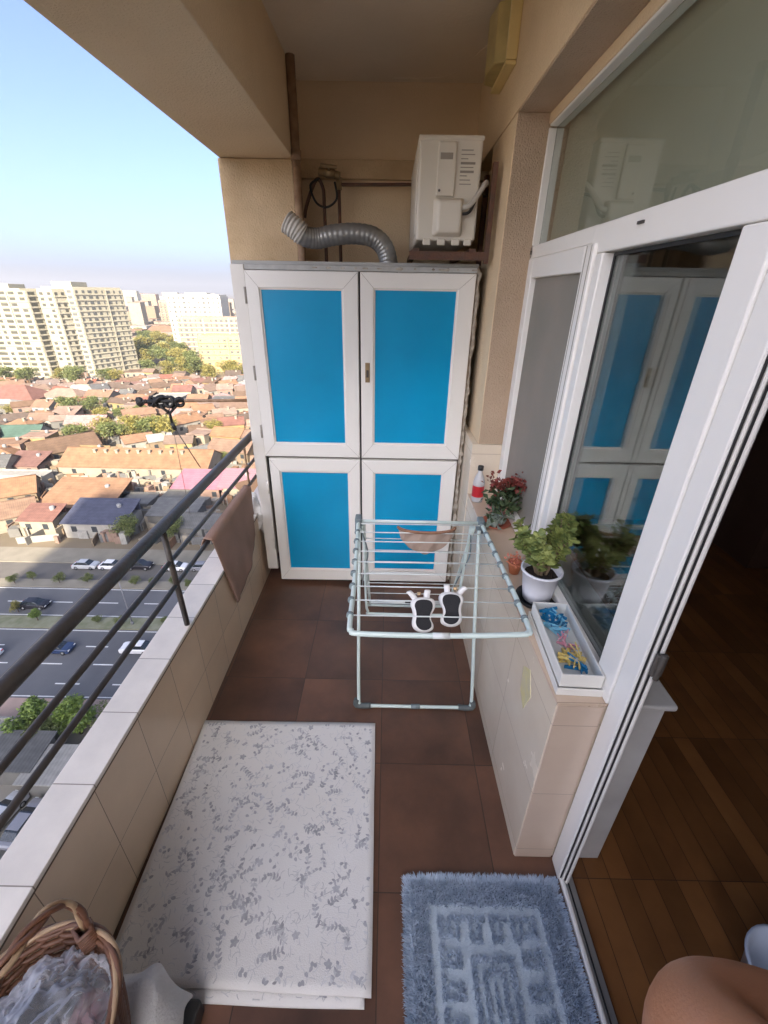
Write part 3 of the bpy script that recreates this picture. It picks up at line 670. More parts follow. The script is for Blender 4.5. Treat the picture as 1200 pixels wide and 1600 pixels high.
# ---- tall blocks
def tower(name, label, foot, h, storeys, faces, wallm, winmat, cols_per_m=.24, wh=1.5, bandm=None, roofbits=(), cap=100, ww=2.3, skip=0, seed=1):
    """foot: polygon in world xy (ccw); faces: indices of the edges that carry windows"""
    cx = sum(p[0] for p in foot) / len(foot); cy = sum(p[1] for p in foot) / len(foot)
    t = E_(name, (cx, cy, G), label, 'building')
    bm = BM(); prism(bm, [(p[0] - cx, p[1] - cy) for p in foot], -.3, h); O('wall', bm, wallm, t)
    bm = BM(); prism(bm, [((p[0] - cx) * .96, (p[1] - cy) * .96) for p in foot], h + .003, h + 1.1)
    O('roof', bm, wallm, t)
    rr = random.Random(seed); sh = h / storeys; W = []; bands = BM()
    me = bpy.data.meshes.new('window'); b2 = BM(); box(b2, -ww / 2, ww / 2, -.12, .05, 0, wh); b2.to_mesh(me); b2.free(); me.materials.append(winmat)
    for fi in faces:
        a = Vector(foot[fi]); b = Vector(foot[(fi + 1) % len(foot)]); d = b - a; L = d.length; ang = math.atan2(d.y, d.x)
        n = max(2, int(L * cols_per_m))
        widths = [rr.uniform(.35, 1.0) if rr.random() < .6 else 1.15 for _ in range(n)]
        for s in range(storeys):
            z = s * sh + sh * .32
            M = Matrix.Translation((a.x - cx, a.y - cy, 0)) @ Matrix.Rotation(ang, 4, 'Z')
            box(bands, .3, L - .3, -.45, -.003, s * sh + .02, s * sh + sh * .12, M=M)
            for k in range(n):
                if rr.random() < .06: continue
                p = a + d * ((k + .5) / n); W.append((p.x - cx, p.y - cy, z, ang, widths[k], (p.length, -z)))
        for k in range(0, n + 1, 5):
            box(bands, max(.2, L * k / n - .35), min(L - .2, L * k / n + .35), -.6, -.46, .1, h - .2, M=M)
    O('balcony_bands', bands, bandm or wallm, t)
    rr.shuffle(W)
    ind = W[:cap]; rest = W[cap:]
    for x, y, z, an, wd, _ in ind:
        o = bpy.data.objects.new('window', me); col.objects.link(o); o.parent = t; o.location = (x, y, z); o.rotation_euler = (0, 0, an); o.scale = (wd, 1, 1)
    if rest:
        b2 = BM()
        for x, y, z, an, wd, _ in rest:
            M = Matrix.Translation((x, y, z)) @ Matrix.Rotation(an, 4, 'Z'); box(b2, -ww / 2 * wd, ww / 2 * wd, -.12, .05, 0, wh, M=M)
        tag(O('windows', b2, winmat, t), kind='stuff')
    for (x0, x1, y0, y1, hh) in roofbits:
        bm = BM(); box(bm, x0 - cx, x1 - cx, y0 - cy, y1 - cy, h + 1.105, h + hh); O('roof_house', bm, wallm, t, bevel=.1)
    return t
tw_white = mat('tower_cream', (.32, .30, .23), .8, scale=.1, c2=(.28, .26, .19)); tw_band = mat('tower_band', (.34, .315, .24), .8, var=.03)
tw_bright = mat('tower_white', (.37, .36, .32), .8, var=.04, scale=.1); win_g = mat('olive_window', (.055, .055, .042), .4, var=.3, scale=.3); win_l = mat('grey_window', (.075, .08, .075), .4, var=.2)
tw_tan = mat('tower_tan', (.29, .225, .165), .85, scale=.1, c2=(.25, .165, .11)); tw_yel = mat('tower_yellow', (.34, .25, .13), .85, var=.05, scale=.1)
tower('apartment_tower', 'long cream apartment block with window bands at the left edge', [(-330, 250), (-194, 254), (-188, 270), (-330, 270)], 44.6, 16, [0, 1], tw_white, win_g, bandm=tw_band, cols_per_m=.20, ww=4.0, wh=1.45,
      roofbits=[(-226, -205, 258, 270, 3.2), (-270, -240, 256, 268, 2.6)], seed=3)
tower('apartment_tower', 'stepped cream apartment block beside the park with a small roof house', [(-191.5, 262), (-174.8, 264), (-163, 292), (-184, 300)], 45.8, 16, [0, 1], tw_white, win_l, bandm=tw_band, cols_per_m=.27, ww=1.9, wh=1.4,
      roofbits=[(-187, -176, 266, 280, 3.6)], seed=8)
tower('apartment_tower', 'projecting cream bay of the tall block, in front of its shaded recess', [(-189.5, 256.5), (-181.5, 257), (-178.8, 263.4), (-189.5, 261.9)], 44.6, 16, [0, 1], tw_white, win_g, bandm=tw_band, cols_per_m=.3, ww=1.6, wh=1.4, cap=60, seed=5)
tower('apartment_tower', 'bright white slab with a curved top seen beside the cupboard', [(-161, 343), (-124, 349), (-124, 366), (-161, 360)], 42.5, 14, [0], tw_bright, win_l, bandm=tw_bright, cols_per_m=.30, ww=1.6, wh=1.5,
      roofbits=[(-150, -134, 350, 358, 2.2)], seed=9)
tower('apartment_block', 'tan and white mid rise block with orange loggias before the white slab', [(-150, 330), (-108, 336), (-108, 348), (-150, 342)], 28.5, 9, [0], tw_tan, win_l, bandm=tw_bright, cols_per_m=.3, ww=1.7, wh=1.5, seed=11)
tower('apartment_block', 'plain yellow ochre block nearest the cupboard with sparse windows', [(-118, 282), (-86, 287), (-86, 299), (-118, 294)], 20.5, 6, [0], tw_yel, win_l, bandm=tw_yel, cols_per_m=.28, ww=1.3, wh=1.2, seed=12)
for i, (u, y, hh, ww_, m_) in enumerate([(-.475, 620, 33, 15, tw_tan), (-.452, 640, 31, 11, tw_yel), (-.432, 660, 30, 12, tw_tan), (-.505, 900, 38, 26, tw_tan), (-.38, 900, 40, 30, tw_white), (-.62, 1100, 38, 40, tw_tan), (-.545, 1300, 42, 40, tw_white), (-.46, 1250, 40, 40, tw_white)]):
    x = u * y
    tower('apartment_tower', ['tan tower left of the yellow strip tower on the skyline', 'narrow yellow tower standing alone on the skyline', 'brownish tower just right of the narrow yellow tower on the skyline',
          'hazy tan tower near the right edge of the stepped block', 'hazy pale tower behind the white slab', 'hazy tan slab far behind the cream blocks', 'very distant pale slab above the park trees', 'distant pale slab left of the white slab'][i],
          [(x - ww_ / 2, y), (x + ww_ / 2, y + 1), (x + ww_ / 2, y + 14), (x - ww_ / 2, y + 14)], hh, 11, [0], m_, win_l, cols_per_m=.22, ww=1.8, cap=40, seed=20 + i)
house(-215, 480, 60, 26, 9, 'gable_x', 'orange', 'pink', 'huge long orange roofed hall beyond the park trees', pitch=.15, wins=False)

# ---- cars
carw = mat('car_glass', (.02, .025, .03), .08, spec=.8); tyre = mat('tyre', (.015, .015, .015), .8); rimm = mat('wheel_rim', (.35, .35, .36), .35, metal=.7)
lampw = mat('headlight', (.6, .6, .58), .15); lampr = mat('tail_light', (.35, .02, .02), .2)
def car(x, y, paint, label, ang=0, suv=False):
    e = E_('parked_car' if 'parked' in label else 'car', (x, y, G + .005), label, 'car', 'cars on the roads and yard below', rot=(0, 0, ang))
    hb = .18 if suv else 0
    prof = [(-2.2, .32), (-2.18, .72), (-2.05, .88), (-1.25, .95 + hb * .5), (1.55, .95 + hb * .5), (2.1, .84 + hb * .4), (2.22, .62), (2.2, .32)]
    bm = BM()
    def loft(pr, wys):
        rs = []
        for yv, ins in wys: rs.append([bm.verts.new((px * (1 - ins * .02), yv, pz - ins * .03)) for px, pz in pr])
        n = len(pr)
        for A, B in zip(rs, rs[1:]):
            for i in range(n): bm.faces.new((A[i], A[(i + 1) % n], B[(i + 1) % n], B[i]))
        bm.faces.new(rs[0]); bm.faces.new(rs[-1])
    loft(prof, [(-.86, 3), (-.82, .6), (-.6, 0), (.6, 0), (.82, .6), (.86, 3)])
    b = O('body', bm, paint, e, bevel=.05)
    bm = BM(); zt = 1.42 + hb
    cab = [(-1.75, .93), (-1.2, zt - .06), (-.9, zt), (.35, zt), (.62, zt - .07), (1.25, .93)]
    rs = []
    for yv, f in ((-.76, 0), (-.62, 1), (.62, 1), (.76, 0)): rs.append([bm.verts.new((px, yv if pz < 1 else yv * (1 if f else .84), pz)) for px, pz in cab])
    n = len(cab)
    for A, B in zip(rs, rs[1:]):
        for i in range(n): bm.faces.new((A[i], A[(i + 1) % n], B[(i + 1) % n], B[i]))
    bm.faces.new(rs[0]); bm.faces.new(rs[-1]); O('window', bm, carw, e)
    bm = BM(); box(bm, -1.05, .45, -.60, .60, zt - .01, zt + .035); O('roof', bm, paint, e, bevel=.03)
    for sx in (-1.35, 1.35):
        for sy in (-.80, .80):
            bm = BM(); M = Matrix.Translation((sx, sy, .32)) @ Matrix.Rotation(R(90), 4, 'X'); lathe(bm, [(.2, -.1), (.32, -.1), (.33, 0), (.32, .1), (.2, .1)], 16, M=M)
            wv = O('wheel', bm, tyre, e); bm = BM(); lathe(bm, [(.05, -.105), (.19, -.105), (.19, .105), (.05, .105)], 12, M=M); O('rim', bm, rimm, wv)
    for sy in (-.6, .6):
        bm = BM(); box(bm, 2.14, 2.235, sy - .16, sy + .16, .62, .74); O('headlight', bm, lampw, e)
        bm = BM(); box(bm, -2.215, -2.13, sy - .16, sy + .16, .66, .8); O('tail_light', bm, lampr, e)
def paintm(n, c): return mat(n, c, .22, metal=.1, var=.02, spec=.6)
P_blk = paintm('black_paint', (.02, .018, .022)); P_wht = paintm('white_paint', (.68, .68, .68)); P_navy = paintm('blue_paint', (.03, .05, .11)); P_gry = paintm('grey_paint', (.22, .22, .24)); P_red = paintm('maroon_paint', (.14, .02, .02)); P_sil = paintm('silver_paint', (.42, .43, .44))
car(-56.3, 54.3, P_blk, 'dark car driving on the far carriageway left of the lamp post')
car(-46.3, 45.0, P_navy, 'dark blue car driving on the near carriageway under the top rail')
car(-55.5, 43.6, P_wht, 'white car driving at the left edge of the picture', R(180))
car(-35.0, 45.3, P_wht, 'white car driving close to the parapet cap', R(180))
for i, (x, y, p, l, a) in enumerate([(-55.2, 65.6, P_sil, 'silver car parked at the left end of the kerb row', 0), (-50.3, 65.6, P_wht, 'white car parked second in the kerb row', 0), (-45.2, 65.7, P_blk, 'black car parked third in the kerb row beyond the top rail', 0),
     (-38.6, 65.6, P_wht, 'white car parked between the two upper rails near the post', 0), (-33.6, 65.7, P_gry, 'grey car parked at the right end of the kerb row', 0)]): car(x, y, p, l, a, suv=(i == 2))
for i, (x, y, p) in enumerate([(-36.5, 23.2, P_sil), (-33.8, 22.6, P_gry), (-31.0, 22.9, P_wht), (-38.8, 19.5, P_blk), (-34.5, 17.5, P_sil), (-30.0, 25.8, P_gry)]):
    car(x, y, p, ['silver car parked first in the yard', 'dark grey car parked second in the yard', 'white car parked in the yard next to the parapet', 'black car parked deep in the yard', 'silver car parked nearest in the yard below', 'grey car parked under the small canopy side of the yard'][i], R(80 + i * 5))
# ---- street lamps
polem = mat('lamp_pole', (.16, .16, .17), .5)
for i, (x, y) in enumerate([(-38.6, 50.6), (-64, 50.6), (-90, 50.6)]):
    e = E_('street_lamp', (x, y, G + .14), ['grey street lamp standing on the median behind the top rail', 'grey street lamp on the median left of the dark car', 'grey street lamp on the median beyond the left edge'][i], 'street lamp', 'street lamps along the median')
    bm = BM(); tube(bm, [(0, 0, 0), (0, 0, 8.5)], [.11, .06], 8); lathe(bm, [(.2, 0), (.2, .4), (.1, .5)], 10); O('pole', bm, polem, e)
    bm = BM(); tube(bm, smoothpath([(0, 0, 8.4), (0, .4, 8.9), (0, 1.6, 9.1)], 5), .05, 6); O('arm', bm, polem, e)
    bm = BM(); box(bm, -.15, .15, 1.4, 2.1, 9.0, 9.16); O('lamp_head', bm, polem, e, bevel=.04)
# yard wall
bm = BM(); box(bm, -14, 30, -.12, .12, 0, 1.3); t = O('yard_wall', bm, conc, loc=(-38, 33.2, G)); tag(t, 'low pale wall along the near pavement above the yard', 'wall')

# ================================================================ BALCONY OBJECTS
# ---- railing
rl = E_('metal_railing', (-.767, 1.3, .4945), 'dark brown painted metal railing of three tubes on the parapet', 'railing')
def rt_(name, pts, r, m=rail_m, parent=rl, n=14):
    bm = BM(); tube(bm, [(p[0] + .767, p[1] - 1.3, p[2] - .4945) for p in pts], r, n); return O(name, bm, m, parent)
rt_('handrail', [(-.767, YB, .9254), (-.767, 3.2, .9254)], .0200)
rt_('middle_rail', [(-.767, YB, .784), (-.767, 3.2, .784)], .0092)
rt_('lower_rail', [(-.767, YB, .6829), (-.767, 3.2, .6829)], .0092)
for yp in (1.28, 2.62, -.1, -1.4):
    rt_('post', [(-.762, yp, .4945), (-.767, yp, .91)], .0105)
rt_('thin_post', [(-.772, 2.215, .4945), (-.772, 2.22, .91)], .006, m=rust, n=8)
# ---- blue cupboard
YC = 2.24
cb = E_('storage_cupboard', (-.14, YC, 0), 'tall white framed cupboard with bright blue panels at the end of the balcony', 'cupboard')
def cbx(name, d, m, bev=0, parent=cb, yo=YC, xo=-.14):
    bm = BM(); box(bm, d[0] - xo, d[1] - xo, d[2] - yo, d[3] - yo, d[4], d[5]); return O(name, bm, m, parent, bevel=bev)
cbx('side_panel', (-.728, -.713, 2.265, 2.69, .497, 1.762), pvc2)
cbx('top_board', (-.728, .405, 2.262, 2.69, 1.763, 1.778), mat('grey_board', (.42, .42, .40), .6), .002)
cbx('frame_stile', (-.730, -.667, 2.236, 2.2615, .10, 1.762), pvc2, .003)
cbx('frame_stile', (-.1455, -.1375, 2.252, 2.2615, .04, 1.74), gasket)
cbx('frame_stile', (.396, .408, 2.25, 2.2615, .02, 1.762), mat('raw_wall_edge', (.40, .33, .26), .9, scale=30, c2=(.22, .16, .12), bump=.8))
cbx('frame_rail', (-.666, .3955, 2.238, 2.2615, 1.7405, 1.762), mat('scuffed_rail', (.52, .52, .50), .6, scale=25, c2=(.40, .40, .38)), .002)
cbx('frame_rail', (-.666, .3955, 2.252, 2.2615, .8345, .8455), mat('grey_gap', (.24, .22, .20), .8))
cbx('plinth', (-.64, .39, 2.262, 2.275, 0, .03), gasket)
cbx('shelf_body', (-.71, .39, 2.60, 2.61, 0, 1.76), pvc2)
def door(x0, x1, z0, z1, px0, px1, pz0, pz1, lab):
    bm = BM(); yf, yb = -.010, .018; X = .14
    # mitred members
    o_ = [(x0 + X, z0), (x1 + X, z0), (x1 + X, z1), (x0 + X, z1)]; i_ = [(px0 + X, pz0), (px1 + X, pz0), (px1 + X, pz1), (px0 + X, pz1)]
    g_ = .0006
    for k in range(4):
        a, b, c, d = o_[k], o_[(k + 1) % 4], i_[(k + 1) % 4], i_[k]
        F = [bm.verts.new((p[0], yf, p[1])) for p in (a, b)] + [bm.verts.new((p[0], yf + .0, p[1])) for p in (c, d)]
        B = [bm.verts.new((p[0], yb, p[1])) for p in (a, b, c, d)]
        bm.faces.new(F); bm.faces.new(list(reversed(B)))
        for m_ in range(4): bm.faces.new((F[m_], F[(m_ + 1) % 4], B[(m_ + 1) % 4], B[m_]))
    bmesh.ops.remove_doubles(bm, verts=bm.verts, dist=1e-5)
    d_ = O('door', bm, pvc, cb, bevel=.0035); d_['label'] = lab
    bm = BM(); box(bm, px0 + X - .004, px1 + X + .004, .002, .008, pz0 - .004, pz1 + .004); O('blue_panel', bm, blue, d_)
    bm = BM()  # glazing bead and mitre lines
    for (a, b, c, e) in ((px0, px1, pz0, pz0 + .007), (px0, px1, pz1 - .007, pz1)): box(bm, a + X, b + X, -.003, .0018, c, e)
    for (a, b) in ((px0, px0 + .007), (px1 - .007, px1)): box(bm, a + X, b + X, -.003, .0018, pz0 + .0075, pz1 - .0075)
    O('bead', bm, pvc2, d_)
    for cx, cz, ax, az in ((x0, z0, px0, pz0), (x1, z0, px1, pz0), (x1, z1, px1, pz1), (x0, z1, px0, pz1)):
        bm = BM(); tube(bm, [(cx + X + (ax - cx) * .06, yf - .0002, cz + (az - cz) * .06), (ax + X, yf - .0002, az)], .0006, 4); O('mitre_line', bm, acprint, d_)
    return d_
door(-.6655, -.1465, .847, 1.738, -.606, -.218, .920, 1.667, 'upper left door')
d2 = door(-.1365, .3935, .847, 1.738, -.074, .316, .925, 1.672, 'upper right door with the lock')
door(-.6480, -.1465, .030, .833, -.594, -.209, .102, .759, 'lower left door')
door(-.1365, .3880, .030, .833, -.069, .315, .108, .760, 'lower right door')
bm = BM(); box(bm, .025, .048, -.014, -.0102, 1.25, 1.345); O('lock_plate', bm, brass, d2, bevel=.002)
bm = BM(); box(bm, .031, .042, -.0165, -.0142, 1.275, 1.31); O('keyhole', bm, acdark, d2)
for z in (.95, 1.25, 1.60, .25, .62):
    bm = BM(); tube(bm, [(-.532, -.004, z), (-.532, -.004, z + .07)], .006, 8); O('hinge', bm, acprint if z > .9 else pvc2, cb)
bm = BM(); rf = random.Random(4)
def blob(bm, c, r, sub=2, sc_=(1, 1, 1), amp=.35):
    q = bmesh.ops.create_icosphere(bm, subdivisions=sub, radius=1, matrix=Matrix.Identity(4))
    for v in q['verts']:
        n_ = 1 + amp * noise3(v.co * 1.8 + Vector(c) * 31)
        v.co = Vector((v.co.x * r * sc_[0] * n_ + c[0], v.co.y * r * sc_[1] * n_ + c[1], v.co.z * r * sc_[2] * n_ + c[2]))
    for f in bm.faces: f.smooth = True
P_ = []; R_ = []
for i in range(150):
    t_ = i / 149; L1 = 1.70; q = t_ * (L1 + .78)
    p = Vector((.548, .010, .04 + q)) if q < L1 else Vector((.548 - (q - L1), .004, .04 + L1 + .012))
    n_ = noise3(p * 23 + Vector((3, 1, 7))); p.x += .006 * n_; P_.append(p); R_.append(max(.0025, (.0085 if q < L1 else .0055) * (1 + 1.5 * noise3(p * 41))))
tube(bm, P_, R_, 10)
O('foam_edge', bm, foam, cb)
bm = BM(); blob(bm, (-.625, .01, .47), .052, 3, (.8, .5, 1.9), .5); blob(bm, (-.585, .02, .40), .035, 3, (.8, .5, 1.6), .5); blob(bm, (-.64, .03, .55), .035, 3, (.8, .5, 1.6), .5)
o = O('foam_lump', bm, mat('white_foam', (.74, .73, .70), .85, bump=.7, bscale=40, scale=10), cb)
# ---- pipes, duct, gas tap
bm = BM(); tube(bm, [(-.474, 2.668, 0), (-.474, 2.668, 2.61)], .021, 14)
for z in (2.25, 1.95): lathe(bm, [(.026, -.02), (.026, .02)], 14, (-.474, 2.668, z))
t = O('vertical_pipe', bm, rust); tag(t, 'rusty brown vertical pipe in the corner beside the column', 'pipe')
gp = E_('gas_pipework', (-.329, 2.836, 1.696), 'thin rusty gas pipes with an old valve on the end wall above the cupboard', 'pipes'); gp.scale = (.915,) * 3
bm = BM(); o0 = Vector((-.36, 3.1, 1.7))
def gpt(l): return [Vector(p) - o0 for p in l]
tube(bm, smoothpath(gpt([(-.40, 3.1, 1.70), (-.40, 3.1, 2.10), (-.405, 3.1, 2.20), (-.44, 3.09, 2.235), (-.50, 3.09, 2.12), (-.52, 3.09, 2.05)]), 6), .010, 10)
tube(bm, gpt([(-.31, 3.1, 1.70), (-.31, 3.1, 2.215)]), .010, 10); tube(bm, gpt([(-.31, 3.1, 2.215), (.35, 3.1, 2.225)]), .009, 10)
O('pipe', bm, darkmetal, gp)
bm = BM(); tube(bm, gpt([(-.42, 3.07, 2.27), (-.30, 3.07, 2.25)]), .020, 10); lathe(bm, [(.028, -.02), (.034, 0), (.028, .02)], 12, tuple(Vector((-.355, 3.06, 2.26)) - o0))
tube(bm, gpt([(-.355, 3.06, 2.26), (-.355, 3.0, 2.28)]), .008, 8); tube(bm, gpt([(-.40, 3.0, 2.285), (-.31, 3.0, 2.275)]), .009, 8); tube(bm, gpt([(-.31, 3.1, 2.19), (-.31, 3.1, 2.25)]), .018, 8)
O('valve', bm, brass, gp)
bm = BM(); tube(bm, smoothpath(gpt([(-.42, 3.08, 2.24), (-.47, 3.05, 2.20), (-.44, 3.05, 2.12), (-.38, 3.06, 2.10), (-.32, 3.05, 2.14), (-.33, 3.06, 2.22)]), 6), .006, 6); O('cable', bm, gasket, gp)
# corrugated duct
dp = smoothpath([(-.505, 2.47, 1.955), (-.46, 2.47, 1.925), (-.42, 2.48, 1.895), (-.36, 2.5, 1.89), (-.28, 2.5, 1.905), (-.18, 2.5, 1.912), (-.09, 2.5, 1.90), (-.035, 2.5, 1.86), (-.01, 2.5, 1.80), (-.005, 2.5, 1.74)], 15)
def duct(bm, P, r, am=.0007):
    tube(bm, P, [r + (am if (i // 2) % 2 else -am) for i in range(len(P))], 20)
du = E_('flexible_duct', (-.2, 2.5, 1.78), 'silver corrugated exhaust duct lying over the top of the cupboard', 'duct')
o_ = Vector((-.2, 2.5, 1.78))
bm = BM(); duct(bm, [p - o_ for p in dp[24:]], .045); O('hose', bm, ductm, du)
bm = BM(); duct(bm, [p - o_ for p in dp[:27]], .049, .0028); O('end_sleeve', bm, ductend, du)
# ---- air conditioner
ax, ay, az = .108, 2.20, 1.839
ac = E_('air_conditioner', (ax, ay, az), 'cream outdoor air conditioner unit on a rusty bracket above the cupboard', 'air conditioner'); ac.scale = (.957, .86, .957)
bm = BM(); box(bm, .0, .268, 0, .82, .022, .392); O('casing', bm, acm, ac, bevel=.012, seg=3)
bm = BM(); box(bm, -.004, .010, .08, .74, .05, .37); O('side_grille', bm, acm, ac, bevel=.006)
bm = BM(); box(bm, -.003, .271, -.004, .83, .378, .396); O('top_cover', bm, acm, ac, bevel=.006)
bm = BM(); box(bm, .078, .158, -.016, -.0005, .185, .372); O('service_panel', bm, acm, ac, bevel=.006)
bm = BM()
v = [(.070, .165, 0), (.205, .178, 0), (.21, .178, 0)]
box(bm, .068, .205, -.05, -.001, .035, .183)
for q in bm.verts:
    if q.co.y < -.04:
        if q.co.x < .1: q.co.x += .022
        else: q.co.x -= .014
        if q.co.z > .1: q.co.z -= .016
        else: q.co.z += .016
O('valve_cover', bm, acm, ac, bevel=.010, seg=3)
bm = BM(); box(bm, .090, .142, -.0175, -.0162, .312, .334); O('badge', bm, acprint, ac)
bm = BM()
for k in range(9):
    z = .345 - k * .0145; wl = [.05, .058, .03, .062, .055, .058, .03, .045, .05][k]
    if k in (3, 5): box(bm, .178, .178 + wl, -.0022, -.0004, z - .003, z + .005)
    else: box(bm, .178, .178 + wl, -.0022, -.0004, z, z + .003)
O('spec_label', bm, acprint, ac)
bm = BM(); lathe(bm, [(.005, -.002), (.005, .002)], 10, M=Matrix.Translation((.092, -.017, .205)) @ Matrix.Rotation(R(90), 4, 'X')); O('screw', bm, acdark, ac)
for s in (.05, .115, .18, .235):
    bm = BM(); box(bm, s - .018, s + .018, -.006, .004, .004, .030); O('foot', bm, acm, ac, bevel=.005)
bm = BM(); tube(bm, smoothpath([(.20, -.03, .145), (.225, -.04, .15), (.26, -.03, .19), (.292, .0, .235), (.31, .08, .245)], 6), .011, 10); O('pipe_sleeve', bm, ductend, ac)
bm = BM(); tube(bm, smoothpath([(.20, -.03, .12), (.23, -.04, .13), (.27, .0, .20), (.33, .2, .22)], 6), .006, 8); O('cable', bm, gasket, ac)
br = E_('ac_bracket', (.096, 2.165, 1.803), 'rusty dark steel bracket carrying the air conditioner', 'bracket'); br.scale = (.957, .86, .957)
bm = BM(); box(bm, -.015, .325, .0, .035, .012, .016); box(bm, -.015, .325, 0, .004, -.018, .0115); box(bm, -.0, .03, .04, .85, .012, .030); box(bm, .26, .29, .04, .85, .012, .030); O('angle_bar', bm, darkmetal, br)
bm = BM(); bm.free()
for d_ in ((.325, .345, .0, .03, -.03, .34), (.352, .372, .36, .40, -.02, .36)): boxo('upright', d_, darkmetal, br)
# ---- bulkhead lamp
lp = E_('wall_lamp', (.448, 2.290, 2.500), 'cream yellow rectangular bulkhead lamp high on the right wall', 'lamp'); lp.scale = (.9, .9, .92)
bm = BM(); prism(bm, [(-.10, .0), (-.085, -.11), (-.03, -.14), (-.003, -.14), (-.003, .13), (-.03, .13), (-.085, .10)], -.085, .095)
o = O('cover', bm, lampc, lp, bevel=.006)
bm = BM()
prism(bm, [(-.045, -.155), (-.0005, -.155), (-.0005, .145), (-.045, .145)], -.10, -.086)
prism(bm, [(-.045, -.155), (-.0005, -.155), (-.0005, .145), (-.045, .145)], .096, .11)
box(bm, -.045, -.0005, -.158, -.141, -.0855, .0955); box(bm, -.045, -.0005, .131, .148, -.0855, .0955)
O('base_frame', bm, lampm, lp, bevel=.004)
bm = BM(); tube(bm, smoothpath([(-.03, .15, .06), (-.06, .3, .115), (-.2, .62, .12), (-.5, .66, .118)], 5), .003, 6); O('cable', bm, ceil_m, lp)

# ---- brown cloth over the lower rail
bm = BM(); nu, nv = 26, 30; gridv = []
for i in range(nu + 1):
    u = i / nu; row = []
    ytop = 1.585 + u * (2.165 - 1.585); ybl = 1.722 + u * (2.135 - 1.722)
    L = .452 + .02 * math.sin(u * 3.1) - .16 * u * u
    for j in range(nv + 1):
        t_ = j / nv
        if t_ < .12:      # over the back
            q = t_ / .12; z = .695 - .05 * (1 - q); x = -.792 + .0; y = ytop
            if q > .8: z = .6975; x = -.780
        else:
            q = (t_ - .12) / .88; z = .697 - L * q; x = -.748 + .006 * math.sin(u * 9 + q * 2) * q + .004 * math.sin(u * 23) * q + (.0 if q > .04 else -.008); y = ytop + (ybl - ytop) * q
            x = max(x, -.7505)
        row.append(bm.verts.new((x + .76, y - 1.9, z - .49)))
    gridv.append(row)
for i in range(nu):
    for j in range(nv):
        f = bm.faces.new((gridv[i][j], gridv[i + 1][j], gridv[i + 1][j + 1], gridv[i][j + 1])); f.smooth = True
o = O('floor_cloth', bm, brownc, loc=(-.76, 1.9, .49)); m = o.modifiers.new('s', 'SOLIDIFY'); m.thickness = .004; m.offset = 1
tag(o, 'brown cloth hung over the lower rail and parapet near the cupboard', 'cloth')

# ---- clothes line arm with dark pulleys
cl = E_('clothes_line_arm', (-.890, 2.765, 1.019), 'horizontal metal arm with dark clothes line pulleys outside the column', 'clothes line'); cl.scale = (.915,) * 3
bm = BM(); tube(bm, [(0.02, 0, .012), (-.45, 0, .0)], .011, 10); O('arm', bm, rust, cl)
bm = BM()
for cx, r, tilt in ((-.49, .035, 20), (-.56, .045, -15), (-.62, .05, 35), (-.68, .04, -30)):
    M = Matrix.Translation((cx, 0, -.01)) @ Matrix.Rotation(R(90 + tilt), 4, 'X') @ Matrix.Rotation(R(tilt), 4, 'Y')
    lathe(bm, [(r * .6, -.012), (r, -.014), (r * .85, 0), (r, .014), (r * .6, .012), (r * .6, -.012)], 20, cap=False, M=M)
tube(bm, [(-.47, 0, 0), (-.72, 0, -.01)], .013, 8); O('pulley', bm, gasket, cl)
bm = BM(); blob(bm, (-.77, 0, -.012), .035, 2, (.8, .8, 1)); tube(bm, [(-.72, 0, -.01), (-.76, 0, -.012)], .015, 8); O('end_knob', bm, gasket, cl)
bm = BM(); tube(bm, [(-.50, 0, -.02), (-.575, 0, -.09), (-.575, 0, -.18)], .010, 8); tube(bm, [(-.66, 0, -.02), (-.575, 0, -.09)], .010, 8); tube(bm, [(-.575, 0, -.16), (-.56, .0, -.21)], .014, 8); O('hanger', bm, gasket, cl)
bm = BM(); tube(bm, [(-.57, 0, -.18), (-.43, .0, -.50)], .0035, 6); tube(bm, [(-.575, 0, -.18), (-.585, .0, -.9)], .0018, 6); O('cord', bm, acdark, cl)

# ---- drying rack
rk = E_('drying_rack', (.16, 1.3, 0), 'pale mint folding clothes drying rack standing before the blue cupboard', 'drying rack')
def rp(l): return [(p[0] - .16, p[1] - 1.3, p[2]) for p in l]
ZT = .765
# top wing frame
bm = BM()
c = [(-.118, 1.66, ZT), (-.103, 1.25, ZT), (-.101, 1.0, ZT), (-.094, .968, ZT), (-.065, .957, ZT - .002), (.17, .957, ZT - .004), (.395, .964, ZT), (.425, .972, ZT), (.436, 1.0, ZT), (.432, 1.25, ZT), (.418, 1.66, ZT)]
tube(bm, smoothpath(rp(c), 6), .0082, 12); O('wing_frame', bm, rackm, rk)
bm = BM(); tube(bm, rp([(-.118, 1.655, ZT - .002), (.418, 1.655, ZT - .002)]), .0075, 10); O('cross_bar', bm, rackm, rk)
for k in range(9):
    y = 1.035 + k * .074; xl = -.102 - .016 * (y - .96) / .7; xr = .436 - .018 * (y - .96) / .7
    bm = BM(); tube(bm, rp([(xl, y, ZT), (xr, y, ZT + .001)]), .0022, 6); O('wire', bm, wirem, rk)
    for xx in (xl, xr):
        bm = BM(); tube(bm, rp([(xx, y - .006, ZT), (xx, y + .006, ZT)]), .0115, 10); O('clip', bm, rackc, rk)
